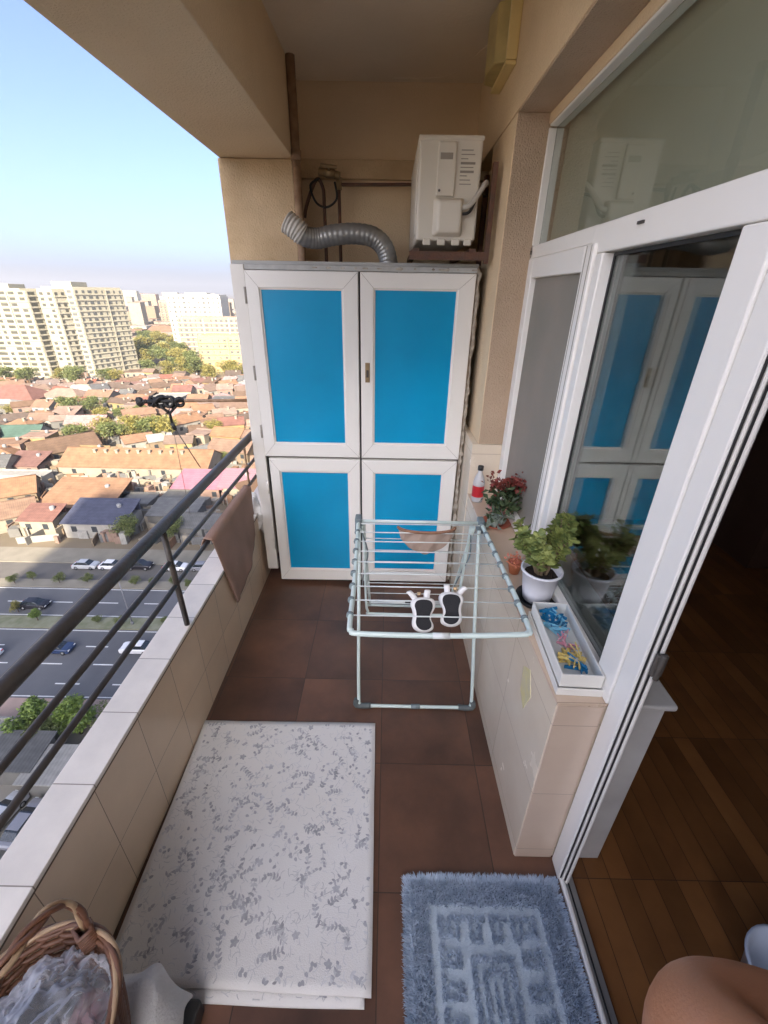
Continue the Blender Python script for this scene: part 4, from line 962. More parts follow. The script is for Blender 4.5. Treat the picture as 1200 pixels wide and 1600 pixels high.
# near leg frame (a U standing on the floor)
bm = BM(); c = [(-.112, 1.62, .745), (-.108, 1.45, .36), (-.104, 1.335, .06), (-.095, 1.318, .015), (-.06, 1.315, .012), (.36, 1.315, .012), (.39, 1.318, .016), (.399, 1.335, .06), (.398, 1.45, .36), (.405, 1.62, .745)]
tube(bm, smoothpath(rp(c), 5), .0075, 12); O('leg_frame', bm, rackm, rk)
for a, b in ((-.112, -.05), (.34, .402)):
    bm = BM(); tube(bm, smoothpath(rp([(a if a < 0 else b, 1.325, .04), (a if a < 0 else b, 1.316, .012), (b if a < 0 else a, 1.315, .0125)]), 4), .0125, 10); O('foot', bm, mat('dark_foot', (.10, .12, .12), .6) if a < 0 else bpy.data.materials['dark_foot'], rk)
bm = BM(); tube(bm, rp([(.13, 1.315, .0125), (.17, 1.315, .0125)]), .0105, 10); O('clip', bm, rackc, rk)
bm = BM(); tube(bm, rp([(.145, .957, ZT - .004), (.195, .957, ZT - .004)]), .0095, 10); O('clip', bm, wirem, rk)
# far leg frame and its low bars
bm = BM(); c = [(-.10, 1.66, .74), (-.088, 1.85, .35), (-.08, 1.985, .05), (-.06, 2.0, .02), (.34, 2.0, .02), (.37, 1.985, .05), (.385, 1.85, .35), (.39, 1.66, .74)]
tube(bm, smoothpath(rp(c), 5), .0075, 12); O('leg_frame', bm, rackm, rk)
bm = BM(); tube(bm, rp([(-.075, 1.93, .10), (.36, 1.93, .10)]), .006, 8); O('cross_bar', bm, wirem, rk)
bm = BM(); tube(bm, rp([(.12, 1.93, .10), (.17, 1.93, .10)]), .011, 8); O('clip', bm, gasket, rk)
# second wing folded down behind
bm = BM(); c = [(-.095, 1.69, .735), (-.09, 1.72, .30), (-.08, 1.73, .20), (-.05, 1.735, .18), (.33, 1.735, .18), (.365, 1.73, .20), (.372, 1.72, .30), (.385, 1.69, .735)]
tube(bm, smoothpath(rp(c), 5), .0065, 10); O('wing_frame', bm, rackm, rk)
for k in range(7):
    z = .25 + k * .066; bm = BM(); tube(bm, rp([(-.09, 1.70 + (.735 - z) * .07, z), (.378, 1.70 + (.735 - z) * .07, z)]), .002, 6); O('wire', bm, wirem, rk)
for x in (-.118, .418):
    bm = BM(); box(bm, x - .16 - .014, x - .16 + .014, .335, .385, ZT - .045, ZT + .018); O('hinge_block', bm, mat('hinge_grey', (.16, .20, .21), .5) if x < 0 else bpy.data.materials['hinge_grey'], rk, bevel=.005)
for x in (-.098, .372):
    bm = BM(); tube(bm, smoothpath(rp([(x, 1.62, .72), (x + .02, 1.68, .58), (x, 1.72, .46), (x - .015, 1.80, .30)]), 6), .0035, 6); O('stay', bm, rackc, rk)

# ---- little white shoes hanging on the rack, soles to the viewer
def shoe(label, x, y, z, yaw, lean, mirror):
    e = E_('baby_shoe', (x, y, z), label, 'shoe', 'pair of small shoes drying on the rack')
    e.rotation_euler = (R(lean), 0, R(yaw)); e.scale = (1.02, .9, .64); s = -1 if mirror else 1
    # local: Z up = heel, -Z = toe ; -Y = sole side
    out = [(0, .068), (.022, .062), (.031, .045), (.030, .020), (.021, -.008), (.019, -.030), (.024, -.052), (.022, -.072), (.008, -.084), (-.010, -.083), (-.024, -.068), (-.029, -.045), (-.026, -.015), (-.027, .012), (-.031, .040), (-.022, .062)]
    P = [Vector((px * s, 0, pz)) for px, pz in out]; P = smoothpath(P, 4, closed=True)
    def loop(bm, sc, yv, dz=0): return [bm.verts.new((p.x * sc, yv, p.z * (1 - (1 - sc) * .45) + dz)) for p in P]
    bm = BM(); A = loop(bm, .88, -.0075); B = loop(bm, .90, -.001); n = len(A)
    bm.faces.new(A); bm.faces.new(list(reversed(B)))
    for i in range(n): bm.faces.new((A[i], A[(i + 1) % n], B[(i + 1) % n], B[i]))
    O('sole', bm, rubber, e, smooth=False)
    bm = BM(); L = [loop(bm, a, b) for a, b in ((.98, -.005), (1.16, .002), (1.26, .014), (1.20, .030), (1.0, .050), (.70, .062))]
    for A, B in zip(L, L[1:]):
        for i in range(n): bm.faces.new((A[i], A[(i + 1) % n], B[(i + 1) % n], B[i]))
    bm.faces.new(L[0]); O('upper', bm, shoew, e, smooth=True)
    for dx, ln, tl in ((-.018, .05, -.5), (.012, .055, .1)):
        bm = BM(); tube(bm, smoothpath([(dx * s, .02, .055), ((dx + tl * .025) * s, .018, .055 + ln * .6), ((dx + tl * .05) * s, .012, .055 + ln)], 5), [.010] * 10 + [.008], 10)
        O('strap', bm, shoew, e, smooth=True)
    bm = BM(); box(bm, -.010 * s - .006, -.010 * s + .006, .008, .020, .085, .102); O('strap_tip', bm, brass, e, bevel=.003)
    return e
shoe('left small white shoe hanging with its black sole to the viewer', .125, 1.052, .765, 4, -38, False)
shoe('right small white shoe hanging with its black sole to the viewer', .213, 1.075, .770, -6, -38, True)
# ---- cloth hat over the far bar
bm = BM(); n = 30; rows = []
for j in range(11):
    q = j / 10; row = []
    for i in range(n + 1):
        a = math.pi * i / n; rx = .118 * math.sqrt(max(0, 1 - (q * .98) ** 2)) ; x = rx * math.cos(a) * 1.0
        row.append(bm.verts.new((x, -.045 * math.sin(a) * (1 - q * .6) + .004 * math.sin(x * 90 + q * 5), -.120 * q)))
    rows.append(row)
for A, B in zip(rows, rows[1:]):
    for i in range(n): bm.faces.new((A[i], A[i + 1], B[i + 1], B[i]))
h = E_('cloth_hat', (.175, 1.595, ZT + .004), 'pinkish brown cloth hat drying at the far end of the rack', 'hat')
o = O('crown', bm, hatm, h, smooth=True); o.modifiers.new('s', 'SOLIDIFY').thickness = .004
bm = BM(); tube(bm, [(.120 * math.cos(math.pi * i / 24), -.048 * math.sin(math.pi * i / 24), .002) for i in range(25)], .0065, 8); O('hat_band', bm, hatb, h)

# ---- sill: plants, bottle, pots, peg box
SZ = .7365
def leaf_quad(vs, fs, p, d, n_, l, w_):
    side = d.cross(n_).normalized() * w_; k = len(vs); up = n_ * (l * .12)
    vs += [p, p + d * l * .45 + side + up, p + d * l, p + d * l * .45 - side + up]; fs.append((k, k + 1, k + 2, k + 3))
def foliage(seed, tips, n, spread, l, w_, up=.5):
    rr = random.Random(seed); vs = []; fs = []
    for i in range(n):
        c = Vector(rr.choice(tips)); d = Vector((rr.gauss(0, 1), rr.gauss(0, 1), rr.gauss(up, .8))).normalized()
        p = c + Vector((rr.gauss(0, 1), rr.gauss(0, 1), rr.gauss(0, 1))) * spread
        nn = Vector((rr.gauss(0, 1), rr.gauss(0, 1), rr.gauss(.6, 1))).normalized(); nn = (nn - d * nn.dot(d)).normalized()
        leaf_quad(vs, fs, p, d, nn, l * rr.uniform(.6, 1.3), w_ * rr.uniform(.7, 1.2))
    return [tuple(v) for v in vs], fs
def meshobj(name, vs, fs, m, parent, solid=0, sub=0):
    me = bpy.data.meshes.new(name); me.from_pydata(vs, [], fs); me.materials.append(m); o = bpy.data.objects.new(name, me); col.objects.link(o); o.parent = parent
    if solid: mm = o.modifiers.new('s', 'SOLIDIFY'); mm.thickness = solid
    if sub: mm = o.modifiers.new('u', 'SUBSURF'); mm.levels = sub; mm.render_levels = sub
    return o
# jade plant
jx, jy = .512, 1.165
jp = E_('potted_plant', (jx, jy, SZ), 'bushy green jade plant in a white plastic pot on the sill', 'potted plant')
bm = BM(); lathe(bm, [(.001, .012), (.045, .012), (.051, .05), (.060, .118), (.066, .120), (.066, .127), (.060, .127), (.057, .119), (.050, .10), (.001, .10)], 36, cap=False); O('pot', bm, white_pl, jp)
bm = BM(); lathe(bm, [(.001, .0), (.058, .0), (.068, .016), (.066, .018), (.054, .006), (.001, .0055)], 36, cap=False); O('saucer', bm, blackp, jp)
bm = BM(); lathe(bm, [(.001, .108), (.03, .110), (.0555, .105)], 24, cap=False)
for v in bm.verts: v.co.z += .006 * noise3(v.co * 60)
O('soil', bm, soil, jp)
rr = random.Random(12); tips = []; bm = BM(); joints = []
for i in range(15):
    a = rr.uniform(0, 6.28); q = rr.uniform(.03, .11); hgt = rr.uniform(.06, .155) + .02
    tip = Vector((math.cos(a) * q * .85 - .006, math.sin(a) * q * .95, .11 + hgt)); base = Vector((math.cos(a) * .012, math.sin(a) * .012, .10))
    mid = base.lerp(tip, .5) + Vector((0, 0, .012)); pts_ = smoothpath([base, mid, tip], 5)
    tube(bm, pts_, [.006 - .0004 * k for k in range(len(pts_))], 6)
    for k in range(3, len(pts_)): joints.append((pts_[k], (pts_[k] - pts_[k - 1]).normalized()))
    for _ in range(2):
        b = tip + Vector((rr.gauss(0, .022), rr.gauss(0, .022), rr.uniform(-.02, .025))); tube(bm, [mid, (mid + b) / 2 + Vector((0, 0, .008)), b], [.004, .003, .002], 5); joints += [(mid.lerp(b, t_), (b - mid).normalized()) for t_ in (.5, .65, .8, .9, 1)]
O('stem', bm, stemm, jp)
vs = []; fs = []
for p, d in joints:
    for k in range(4):
        a = rr.uniform(0, 6.28); u = d.cross(Vector((math.cos(a), math.sin(a), .3))).normalized(); dd = (u + d * .5).normalized(); nn = dd.cross(u.cross(d)).normalized()
        # fat oval leaf
        l = rr.uniform(.016, .030); w_ = l * .40; side = dd.cross(nn).normalized(); k0 = len(vs); p0 = p + Vector((rr.gauss(0, .003),) * 3)
        ring = [(0, .15), (.3, .8), (.65, 1), (.9, .65), (1, .1)]
        for t_, ww in ring: vs += [p0 + dd * l * t_ + side * w_ * ww, p0 + dd * l * t_ + nn * .003 * ww, p0 + dd * l * t_ - side * w_ * ww, p0 + dd * l * t_ - nn * .003 * ww]
        for r_ in range(4):
            for c_ in range(4): fs.append((k0 + r_ * 4 + c_, k0 + r_ * 4 + (c_ + 1) % 4, k0 + (r_ + 1) * 4 + (c_ + 1) % 4, k0 + (r_ + 1) * 4 + c_))
meshobj('foliage', [tuple(v) for v in vs], fs, jadem, jp)
# small orange pot behind the jade plant
op = E_('potted_plant', (.480, 1.325, SZ), 'small orange pot with pink flowers half hidden behind the jade plant', 'potted plant'); op.scale = (.8,) * 3
bm = BM(); lathe(bm, [(.001, 0), (.022, 0), (.032, .05), (.034, .052), (.034, .058), (.028, .058), (.026, .05), (.001, .05)], 24, cap=False); O('pot', bm, mat('orange_pot', (.50, .16, .07), .5), op)
v_, f_ = foliage(8, [(0, 0, .06), (.01, .01, .07), (-.012, 0, .065), (0, -.012, .06)], 90, .012, .018, .006); meshobj('flowers', v_, f_, mat('pink_petals', (.60, .17, .14), .6, scale=60, c2=(.62, .25, .10)), op)
# red leaved plant
rx, ry = .497, 1.70
pt = E_('potted_plant', (rx, ry, SZ), 'red flowered plant with dark leaves in a pink pot on the sill', 'potted plant')
bm = BM(); lathe(bm, [(.001, .008), (.032, .008), (.046, .085), (.050, .087), (.050, .095), (.044, .095), (.040, .085), (.001, .08)], 28, cap=False); O('pot', bm, pinkp, pt)
bm = BM(); lathe(bm, [(.001, .0), (.052, .0), (.066, .014), (.062, .014), (.05, .004), (.001, .0038)], 28, cap=False); O('saucer', bm, terra, pt)
tips = [(rr.gauss(.01, .04), rr.gauss(-.03, .035), rr.uniform(.09, .17)) for _ in range(22)]
bm = BM()
for t_ in tips: tube(bm, smoothpath([(0, 0, .07), (t_[0] * .4, t_[1] * .4, t_[2] * .7), t_], 4), .002, 5)
O('stem', bm, stemm, pt)
v_, f_ = foliage(3, tips, 210, .016, .040, .012, .2); meshobj('leaves', v_, f_, darkleaf, pt)
v_, f_ = foliage(5, [(-.03, -.05, .05), (-.02, -.06, .03), (.0, -.07, .06)], 26, .010, .055, .017, .1); meshobj('silver_leaves', v_, f_, silverleaf, pt)
tf = [(rr.uniform(-.055, .085), rr.gauss(-.01, .03), rr.uniform(.17, .215)) for _ in range(20)]
v_, f_ = foliage(6, tf, 330, .014, .019, .008, .5); meshobj('flowers', v_, f_, redleaf, pt)
# bottle
bt = E_('bottle', (.455, 1.945, SZ), 'clear bottle with red label and black cap at the far end of the sill', 'bottle')
bm = BM(); lathe(bm, [(.001, .0), (.026, .0), (.028, .01), (.028, .10), (.022, .125), (.011, .150), (.0105, .165), (.001, .165)], 24, cap=False); O('body', bm, glassmat('bottle_plastic', (.85, .86, .88), .1, .55, (.8, .8, .8)), bt)
bm = BM(); lathe(bm, [(.0286, .028), (.0286, .085)], 24, cap=False); O('label_band', bm, mat('red_label', (.55, .02, .03), .4), bt)
bm = BM(); lathe(bm, [(.001, .163), (.014, .163), (.014, .183), (.001, .183)], 16, cap=False); O('cap', bm, blackp, bt)
# peg box
pb_ = E_('peg_box', (.512, .925, SZ), 'long white cardboard box of clothes pegs, set inside its own lid', 'box', rot=(0, 0, R(-2.5)))
def tray(x, y, z0, z1, th_, m, name, bot=True):
    bm = BM(); box(bm, -x, x, -y, -y + th_, z0, z1); box(bm, -x, x, y - th_, y, z0, z1); box(bm, -x, -x + th_, -y + th_ + .0002, y - th_ - .0002, z0, z1); box(bm, x - th_, x, -y + th_ + .0002, y - th_ - .0002, z0, z1)
    if bot: box(bm, -x + th_, x - th_, -y + th_, y - th_, z0, z0 + .002)
    return O(name, bm, m, pb_, bevel=.0008)
tray(.058, .150, 0, .024, .003, cardb, 'lid'); tray(.053, .144, .0245, .066, .003, cardb, 'box'); tray(.0495, .1405, .028, .0655, .0012, cardin, 'lining')
# pegs
def peg(x, y, z, rz, rx_, m, label, s=1):
    e = E_('clothes_peg', (x, y, z), label, 'clothes peg', 'clothes pegs in the box'); e.rotation_euler = (R(rx_), 0, R(rz))
    bm = BM()
    for sg in (-1, 1):
        v = [(-.028 * s, sg * .0015), (.0, sg * .0045), (.030 * s, sg * .0085), (.030 * s, sg * .0055), (0, sg * .0015), (-.028 * s, sg * .0003)]
        prism(bm, v, -.0045, .0045)
    O('jaws', bm, m, e)
    bm = BM(); tube(bm, [(0, 0, -.006), (0, 0, .006)], .0035, 8); O('spring', bm, alu, e)
k = 0
words = ['topmost', 'second', 'third', 'fourth', 'fifth', 'sixth', 'seventh', 'eighth', 'ninth', 'tenth', 'eleventh', 'twelfth']
for cname, m, y0, y1, n_ in (('blue', pal_blue, .99, 1.045, 11), ('light blue', pal_teal, .96, 1.03, 6), ('pink', pal_pink, .91, .94, 3), ('yellow', pal_yel, .835, .88, 10), ('dark blue', pal_blue, .825, .84, 3)):
    for i in range(n_):
        peg(.512 + rr.uniform(-.016, .016), rr.uniform(y0, y1), SZ + .036 + .0095 * (i % 3) + rr.uniform(0, .004), rr.uniform(0, 360), rr.uniform(-40, 40), m, cname + ' plastic clothes peg lying in the white peg box')

# ---- folded patterned mat on the floor
fm_ = E_('folded_mat', (-.39, .82, 0), 'pale folded floor cloth printed with grey leaf sprigs', 'floor mat')
def hz(x, y, base): return base + .0022 * noise3((x * 3, y * 3, base * 50)) + .0012 * noise3((x * 11, y * 9, 3))
def matlayer(name, quad, zb, th_, prints, seed):
    """quad: corner points near-left, near-right, far-right, far-left in world xy"""
    bm = BM(); nx, ny = 30, 34; g = []
    def P(u, v_):
        a = Vector(quad[0]).lerp(Vector(quad[1]), u); b = Vector(quad[3]).lerp(Vector(quad[2]), u); return a.lerp(b, v_)
    for j in range(ny + 1):
        g.append([])
        for i in range(nx + 1):
            p = P(i / nx, j / ny); wob = Vector((.003 * noise3((p.x * 4, p.y * 4, seed)), .003 * noise3((p.x * 4, p.y * 4, seed + 5)))); p = p + wob
            g[-1].append(bm.verts.new((p.x + .39, p.y - .82, hz(p.x, p.y, zb + th_))))
    for j in range(ny):
        for i in range(nx): f = bm.faces.new((g[j][i], g[j][i + 1], g[j + 1][i + 1], g[j + 1][i])); f.smooth = True
    rim = [g[0][i] for i in range(nx + 1)] + [g[j][nx] for j in range(1, ny + 1)] + [g[ny][i] for i in range(nx - 1, -1, -1)] + [g[j][0] for j in range(ny - 1, 0, -1)]
    low = [bm.verts.new((v.co.x, v.co.y, zb)) for v in rim]; n = len(rim)
    for i in range(n): bm.faces.new((rim[i], rim[(i + 1) % n], low[(i + 1) % n], low[i]))
    if prints:
        rr = random.Random(seed)
        def ell(cx, cy, l, w_, a, mi):
            pts = []
            for k in range(9):
                t_ = 2 * math.pi * k / 9; px = l * math.cos(t_) + l; py = w_ * math.sin(t_) * (1 - .35 * math.cos(t_))
                x = cx + px * math.cos(a) - py * math.sin(a); y = cy + px * math.sin(a) + py * math.cos(a); pts.append((x, y))
            vv = []
            for x, y in pts:
                if not inside(x, y): return
                vv.append(bm.verts.new((x + .39, y - .82, hz(x, y, zb + th_) + .0011)))
            f = bm.faces.new(vv); f.material_index = mi
        e_ = [(Vector(quad[i]), Vector(quad[(i + 1) % 4])) for i in range(4)]
        def inside(x, y):
            for a, b in e_:
                d = b - a
                if d.x * (y - a.y) - d.y * (x - a.x) < .009 * d.length: return False
            return True
        def stroke(x, y, a, l, bend, mi, w_=.0008):
            n_ = 6; pa = []
            for k in range(n_ + 1):
                pa.append((x, y, a)); x += math.cos(a) * l / n_; y += math.sin(a) * l / n_; a += bend / n_
            for (x0, y0, a0), (x1, y1, a1) in zip(pa, pa[1:]):
                if not (inside(x0, y0) and inside(x1, y1)): continue
                c0, s0, c1, s1 = -math.sin(a0) * w_, math.cos(a0) * w_, -math.sin(a1) * w_, math.cos(a1) * w_
                f = bm.faces.new([bm.verts.new((px + .39, py - .82, hz(px, py, zb + th_) + .0009)) for px, py in ((x0 + c0, y0 + s0), (x0 - c0, y0 - s0), (x1 - c1, y1 - s1), (x1 + c1, y1 + s1))]); f.material_index = mi
            return pa
        xs = [q[0] for q in quad]; ys = [q[1] for q in quad]
        pts_done = []
        for _ in range(900):
            x, y = rr.uniform(min(xs), max(xs)), rr.uniform(min(ys), max(ys))
            if not inside(x, y) or any((x - a) ** 2 + (y - b) ** 2 < .040 ** 2 for a, b in pts_done): continue
            pts_done.append((x, y)); a = rr.uniform(0, 6.28); t_ = rr.random()
            if t_ < .62:      # sprig
                pa = stroke(x, y, a, rr.uniform(.04, .075), rr.uniform(-1.2, 1.2), 1)
                for k, (px, py, an) in enumerate(pa):
                    for sg in (-1, 1):
                        if rr.random() < .75: ell(px, py, rr.uniform(.0042, .0078), rr.uniform(.0026, .0044), an + sg * rr.uniform(.6, 1.3), 1 if rr.random() < .7 else 2)
            elif t_ < .70:    # flower
                for k in range(5): ell(x, y, rr.uniform(.005, .0075), .0045, a + k * 1.256, 1)
                stroke(x, y, a + .6, .03, .8, 2)
            else:
                for k in range(4): ell(x + rr.gauss(0, .012), y + rr.gauss(0, .012), .0065, .0045, rr.uniform(0, 6.28), 1)
        for _ in range(1500):   # faint small marks
            x, y = rr.uniform(min(xs), max(xs)), rr.uniform(min(ys), max(ys))
            if inside(x, y): stroke(x, y, rr.uniform(0, 6.28), rr.uniform(.008, .026), rr.uniform(-2, 2), 2, .0009)
    return O(name, bm, [clothm, printm, printl], fm_)
matlayer('lower_layer', [(-.560, .408), (-.030, .405), (-.036, 1.21), (-.750, 1.205)], .0005, .006, True, 31)
matlayer('upper_layer', [(-.735, .437), (-.012, .424), (-.026, 1.226), (-.752, 1.222)], .0095, .006, True, 32)

# ---- shaggy blue rug
rg = E_('bath_rug', (.32, .35, 0), 'shaggy grey blue rug with a Greek key relief by the door', 'rug')
rugm = mat('rug_tuft', (.52, .60, .70), .95, scale=40, c2=(.33, .41, .52), spec=.1); rugf = mat('rug_flat', (.58, .66, .72), .95, scale=60, c2=(.50, .58, .65), bump=.6, bscale=500, spec=.1)
bm = BM(); box(bm, -.238, .235, -.36, .335, .001, .010); O('backing', bm, rugf, rg)
def key(px, py):
    x, y = px, py; t_ = min(x + .24, .237 - x, .338 - y, y + .362)
    # position along the band
    if t_ < .072: return 1.0
    if t_ < .095: return 0.0
    if t_ < .155:
        along = x if (t_ == .338 - y or t_ == y + .362) else y
        p = (along * 1000) % 62 / 62; q = (t_ - .095) / .06
        on = (.12 < p < .30) or (q > .70 and .12 < p < .62) or (.50 < p < .66 and q > .28) or (q < .22 and .30 < p < .95)
        return .62 if on else 0.0
    if t_ < .180: return 0.0
    k_ = int((t_ - .180) / .0135)
    return .62 if k_ % 2 == 0 else 0.0
rr = random.Random(9); vs = []; fs = []
for i in range(72000):
    x = rr.uniform(-.238, .235); y = rr.uniform(-.36, .336); kx = key(x, y)
    if y < -.12 and rr.random() < .4: continue
    if kx == 0.0:
        if rr.random() < .80: continue
        hgt = .0025; base = .0095
    else: hgt = .005 + .010 * kx; base = .0095
    edge = kx == 1.0
    lean = Vector((rr.gauss(0, .45), rr.gauss(0, .45), 1)).normalized()
    if edge:
        tl = min(x + .24, .237 - x, .338 - y)
        if tl < .018:
            o_ = Vector((-1 if x < -.2 else (1 if x > .2 else 0), 1 if y > .3 else 0, 0)); lean = (lean + o_ * 1.3).normalized()
    p = Vector((x, y, base)); a = rr.uniform(0, 6.28); w_ = Vector((math.cos(a), math.sin(a), 0)) * rr.uniform(.0007, .0014)
    l = hgt * rr.uniform(.8, 1.35); m1 = p + lean * l * .6 + Vector((rr.gauss(0, .001), rr.gauss(0, .001), 0)); tpt = p + lean * l
    k0 = len(vs); vs += [p - w_, p + w_, m1 + w_ * 1.1, tpt + w_ * .2, tpt - w_ * .2, m1 - w_ * 1.1]; fs.append(tuple(range(k0, k0 + 6)))
meshobj('pile', [tuple(v) for v in vs], fs, rugm, rg)

# ---- stool, towel, basket
st = E_('low_stool', (-.60, .24, 0), 'small black stool under the towel and basket', 'stool')
bm = BM(); box(bm, -.125, .11, -.13, .115, .195, .215); O('seat', bm, blackp, st, bevel=.006)
for sx in (-.12, .095):
    for sy in (-.12, .11):
        bm = BM(); tube(bm, [(sx, sy, .194), (sx * 1.15, sy * 1.15, 0)], .014, 8); O('leg', bm, blackp, st)
bm = BM(); box(bm, -.025, .035, -.04, .04, 0, .07); t = O('door_stop', bm, gasket, bevel=.006, loc=(-.475, .362, 0)); tag(t, 'small black block on the floor below the white towel', 'block')
bm = BM(); nx = 26; g = []
for j in range(nx + 1):
    g.append([])
    for i in range(nx + 1):
        u, v_ = i / nx, j / nx; x = -.15 + .30 * u; y = -.14 + .30 * v_
        z = .243 + .010 * noise3((u * 4, v_ * 4, 1)) + .006 * noise3((u * 9, v_ * 9, 2))
        if v_ > .86: z -= (v_ - .86) * .45
        if u > .86: z -= (u - .86) * .7
        if u > .6 and v_ > .75: z += .03 * math.exp(-((u - .78) ** 2 + (v_ - .93) ** 2) * 60)
        x += .012 * noise3((v_ * 3, 7, u)); y += .02 * noise3((u * 5, 3, v_))
        if v_ > .8: y += .020 * math.exp(-((u - .72) / .15) ** 2)
        if u > .8: x += .014 * math.exp(-((v_ - .70) / .16) ** 2)
        g[-1].append(bm.verts.new((x, y, z)))
for j in range(nx):
    for i in range(nx): f = bm.faces.new((g[j][i], g[j][i + 1], g[j + 1][i + 1], g[j + 1][i])); f.smooth = True
tw = O('towel', bm, towelm, loc=(-.600, .245, 0)); tw.modifiers.new('s', 'SOLIDIFY').thickness = .011; tw.modifiers.new('u', 'SUBSURF').levels = 1; tag(tw, 'crumpled white towel spread beneath the wicker basket', 'towel')
bk = E_('wicker_basket', (-.612, .246, .258), 'brown and cream wicker basket with a hoop handle and plastic bag inside', 'basket'); bk.scale = (1.16, 1.13, 1.0)
def rimpt(a, f=1.0, z=0): return Vector((.122 * f * math.cos(a), .128 * f * math.sin(a), z))
bm = BM()
for lv in range(22):
    q = lv / 21; f = .74 + .24 * q ** .8; z = .004 + .225 * q
    pts_ = [rimpt(2 * math.pi * k / 72, f + .022 * (1 if (k // 3 + lv) % 2 else -1), z) for k in range(72)]
    tube(bm, pts_, .0052, 6, closed=True, mi=0)
lathe(bm, [(.001, .004), (.09, .006)], 24, cap=False)
O('body', bm, [wicker2, wicker1], bk)
bm = BM()
for s_i in range(4):
    pts_ = [rimpt(2 * math.pi * k / 96, 1.01 + .026 * math.cos(k * .28 + s_i * 1.57), .236 + .006 * math.sin(k * .28 + s_i * 1.57)) for k in range(96)]
    tube(bm, pts_, .0042, 7, closed=True, mi=0 if s_i % 2 else 1)
O('rim', bm, [wicker2, wicker1], bk)
bm = BM()
for s_i in range(3):
    pts_ = []
    for k in range(41):
        t_ = k / 40; a = math.pi * t_
        base = Vector((.020 * math.cos(a) + .004, .118 * math.cos(a) + .045 * math.sin(a), .235 + .168 * math.sin(a) ** .7))
        pts_.append(base + Vector((.007 * math.cos(k * .5 + s_i * 2.1), .002 * math.cos(k * .5), .006 * math.sin(k * .5 + s_i * 2.1))))
    tube(bm, pts_, .0048, 7, mi=s_i % 2)
hb_ = O('handle', bm, [wicker2, wicker1], bk)
bm = BM()
bm.free()
for x, y in ((.022, .115), (-.018, -.115)):
    bm = BM()
    for k in range(7): tube(bm, [(x - .016, y, .20 + k * .009), (x + .004, y + .014, .203 + k * .009), (x + .018, y, .206 + k * .009), (x + .004, y - .014, .203 + k * .009)], .005, 6, closed=True)
    O('binding', bm, wicker2, bk)
# bag and contents
bm = BM(); rr = random.Random(2)
q = bmesh.ops.create_icosphere(bm, subdivisions=6, radius=1)
for v in q['verts']:
    d = v.co.normalized(); n_ = noise3(d * 2.1) * .30 + abs(noise3(d * 4.5 + Vector((5, 0, 0)))) * .26 + abs(noise3(d * 9 + Vector((1, 7, 0)))) * .10
    v.co = Vector((d.x * .105, d.y * .108, d.z * (.085 if d.z > 0 else .14))) * (1 + n_ * .75) + Vector((-.004, -.004, .16))
    v.co.x = max(-.112, min(.112, v.co.x)); v.co.y = max(-.112, min(.112, v.co.y))
bag = O('plastic_bag', bm, clearm, smooth=True, loc=(-.598, .262, .264)); tag(bag, 'crumpled clear plastic bag filling the wicker basket', 'bag')
for i, (x, y, z, r, m, lab) in enumerate([(-.03, .02, .15, .045, blackp, 'dark round lid inside the plastic bag'), (.03, -.03, .16, .032, mat('cream_candle', (.70, .62, .45), .5), 'cream ball inside the plastic bag'), (-.005, -.06, .18, .026, mat('yellow_straw', (.60, .45, .20), .7), 'straw coloured bundle inside the plastic bag'), (.045, .035, .14, .03, mat('plum_lid', (.16, .06, .08), .5), 'plum coloured lump inside the plastic bag')]):
    bm = BM(); blob(bm, (0, 0, 0), r, 3, (1.2, .9, .8), .4); o = O('bag_item', bm, m, smooth=True, loc=(-.598 + x, .262 + y, .264 + z)); tag(o, lab, 'bag item')
bm = BM(); tube(bm, smoothpath([(-.02, -.06, 0), (-.03, -.045, .05), (-.03, -.03, .10), (-.022, -.02, .13)], 5), [.018, .018, .017, .016, .016, .016, .015, .015, .014, .014, .013, .012, .011, .010, .009, .004], 12)
o = O('white_roll', bm, towelm, loc=(-.598, .262, .35)); tag(o, 'rolled white cloth standing up among the basket contents', 'cloth')
# ---- indoor odds: pale plastic tub on the parquet
tb = E_('plastic_tub', (1.06, .45, -.004), 'pale blue white plastic tub standing on the parquet indoors', 'tub')
bm = BM(); lathe(bm, [(.001, 0), (.075, 0), (.095, .12), (.101, .122), (.101, .128), (.092, .128), (.073, .006), (.001, .006)], 32, cap=False); O('tub', bm, mat('pale_blue_plastic', (.60, .66, .76), .35), tb)
bm = BM(); box(bm, 0, .9, -.3, .05, 0, 1.05); t = O('dark_cabinet', bm, woodf, bevel=.006, loc=(2.5, 2.8, -.004)); tag(t, 'dark wooden cabinet deep inside the unlit room', 'cabinet')

# ---- the person standing at the near right, bare bent arm in view
pe = E_('person', (.42, -.32, 0), 'person at the lower right corner, only a bare bent elbow in view', 'person')
def skinned(name, pts, edges, m, parent, lv=3):
    me = bpy.data.meshes.new(name); me.from_pydata([p[:3] for p in pts], edges, []); o = bpy.data.objects.new(name, me); col.objects.link(o); o.parent = parent
    sk = o.modifiers.new('skin', 'SKIN'); sk.use_smooth_shade = True
    for i, p in enumerate(pts):
        me.skin_vertices[0].data[i].radius = (p[3], p[4] if len(p) > 4 else p[3]); me.skin_vertices[0].data[i].use_root = (i == 0)
    ss = o.modifiers.new('sub', 'SUBSURF'); ss.levels = lv; ss.render_levels = lv; me.materials.append(m); return o
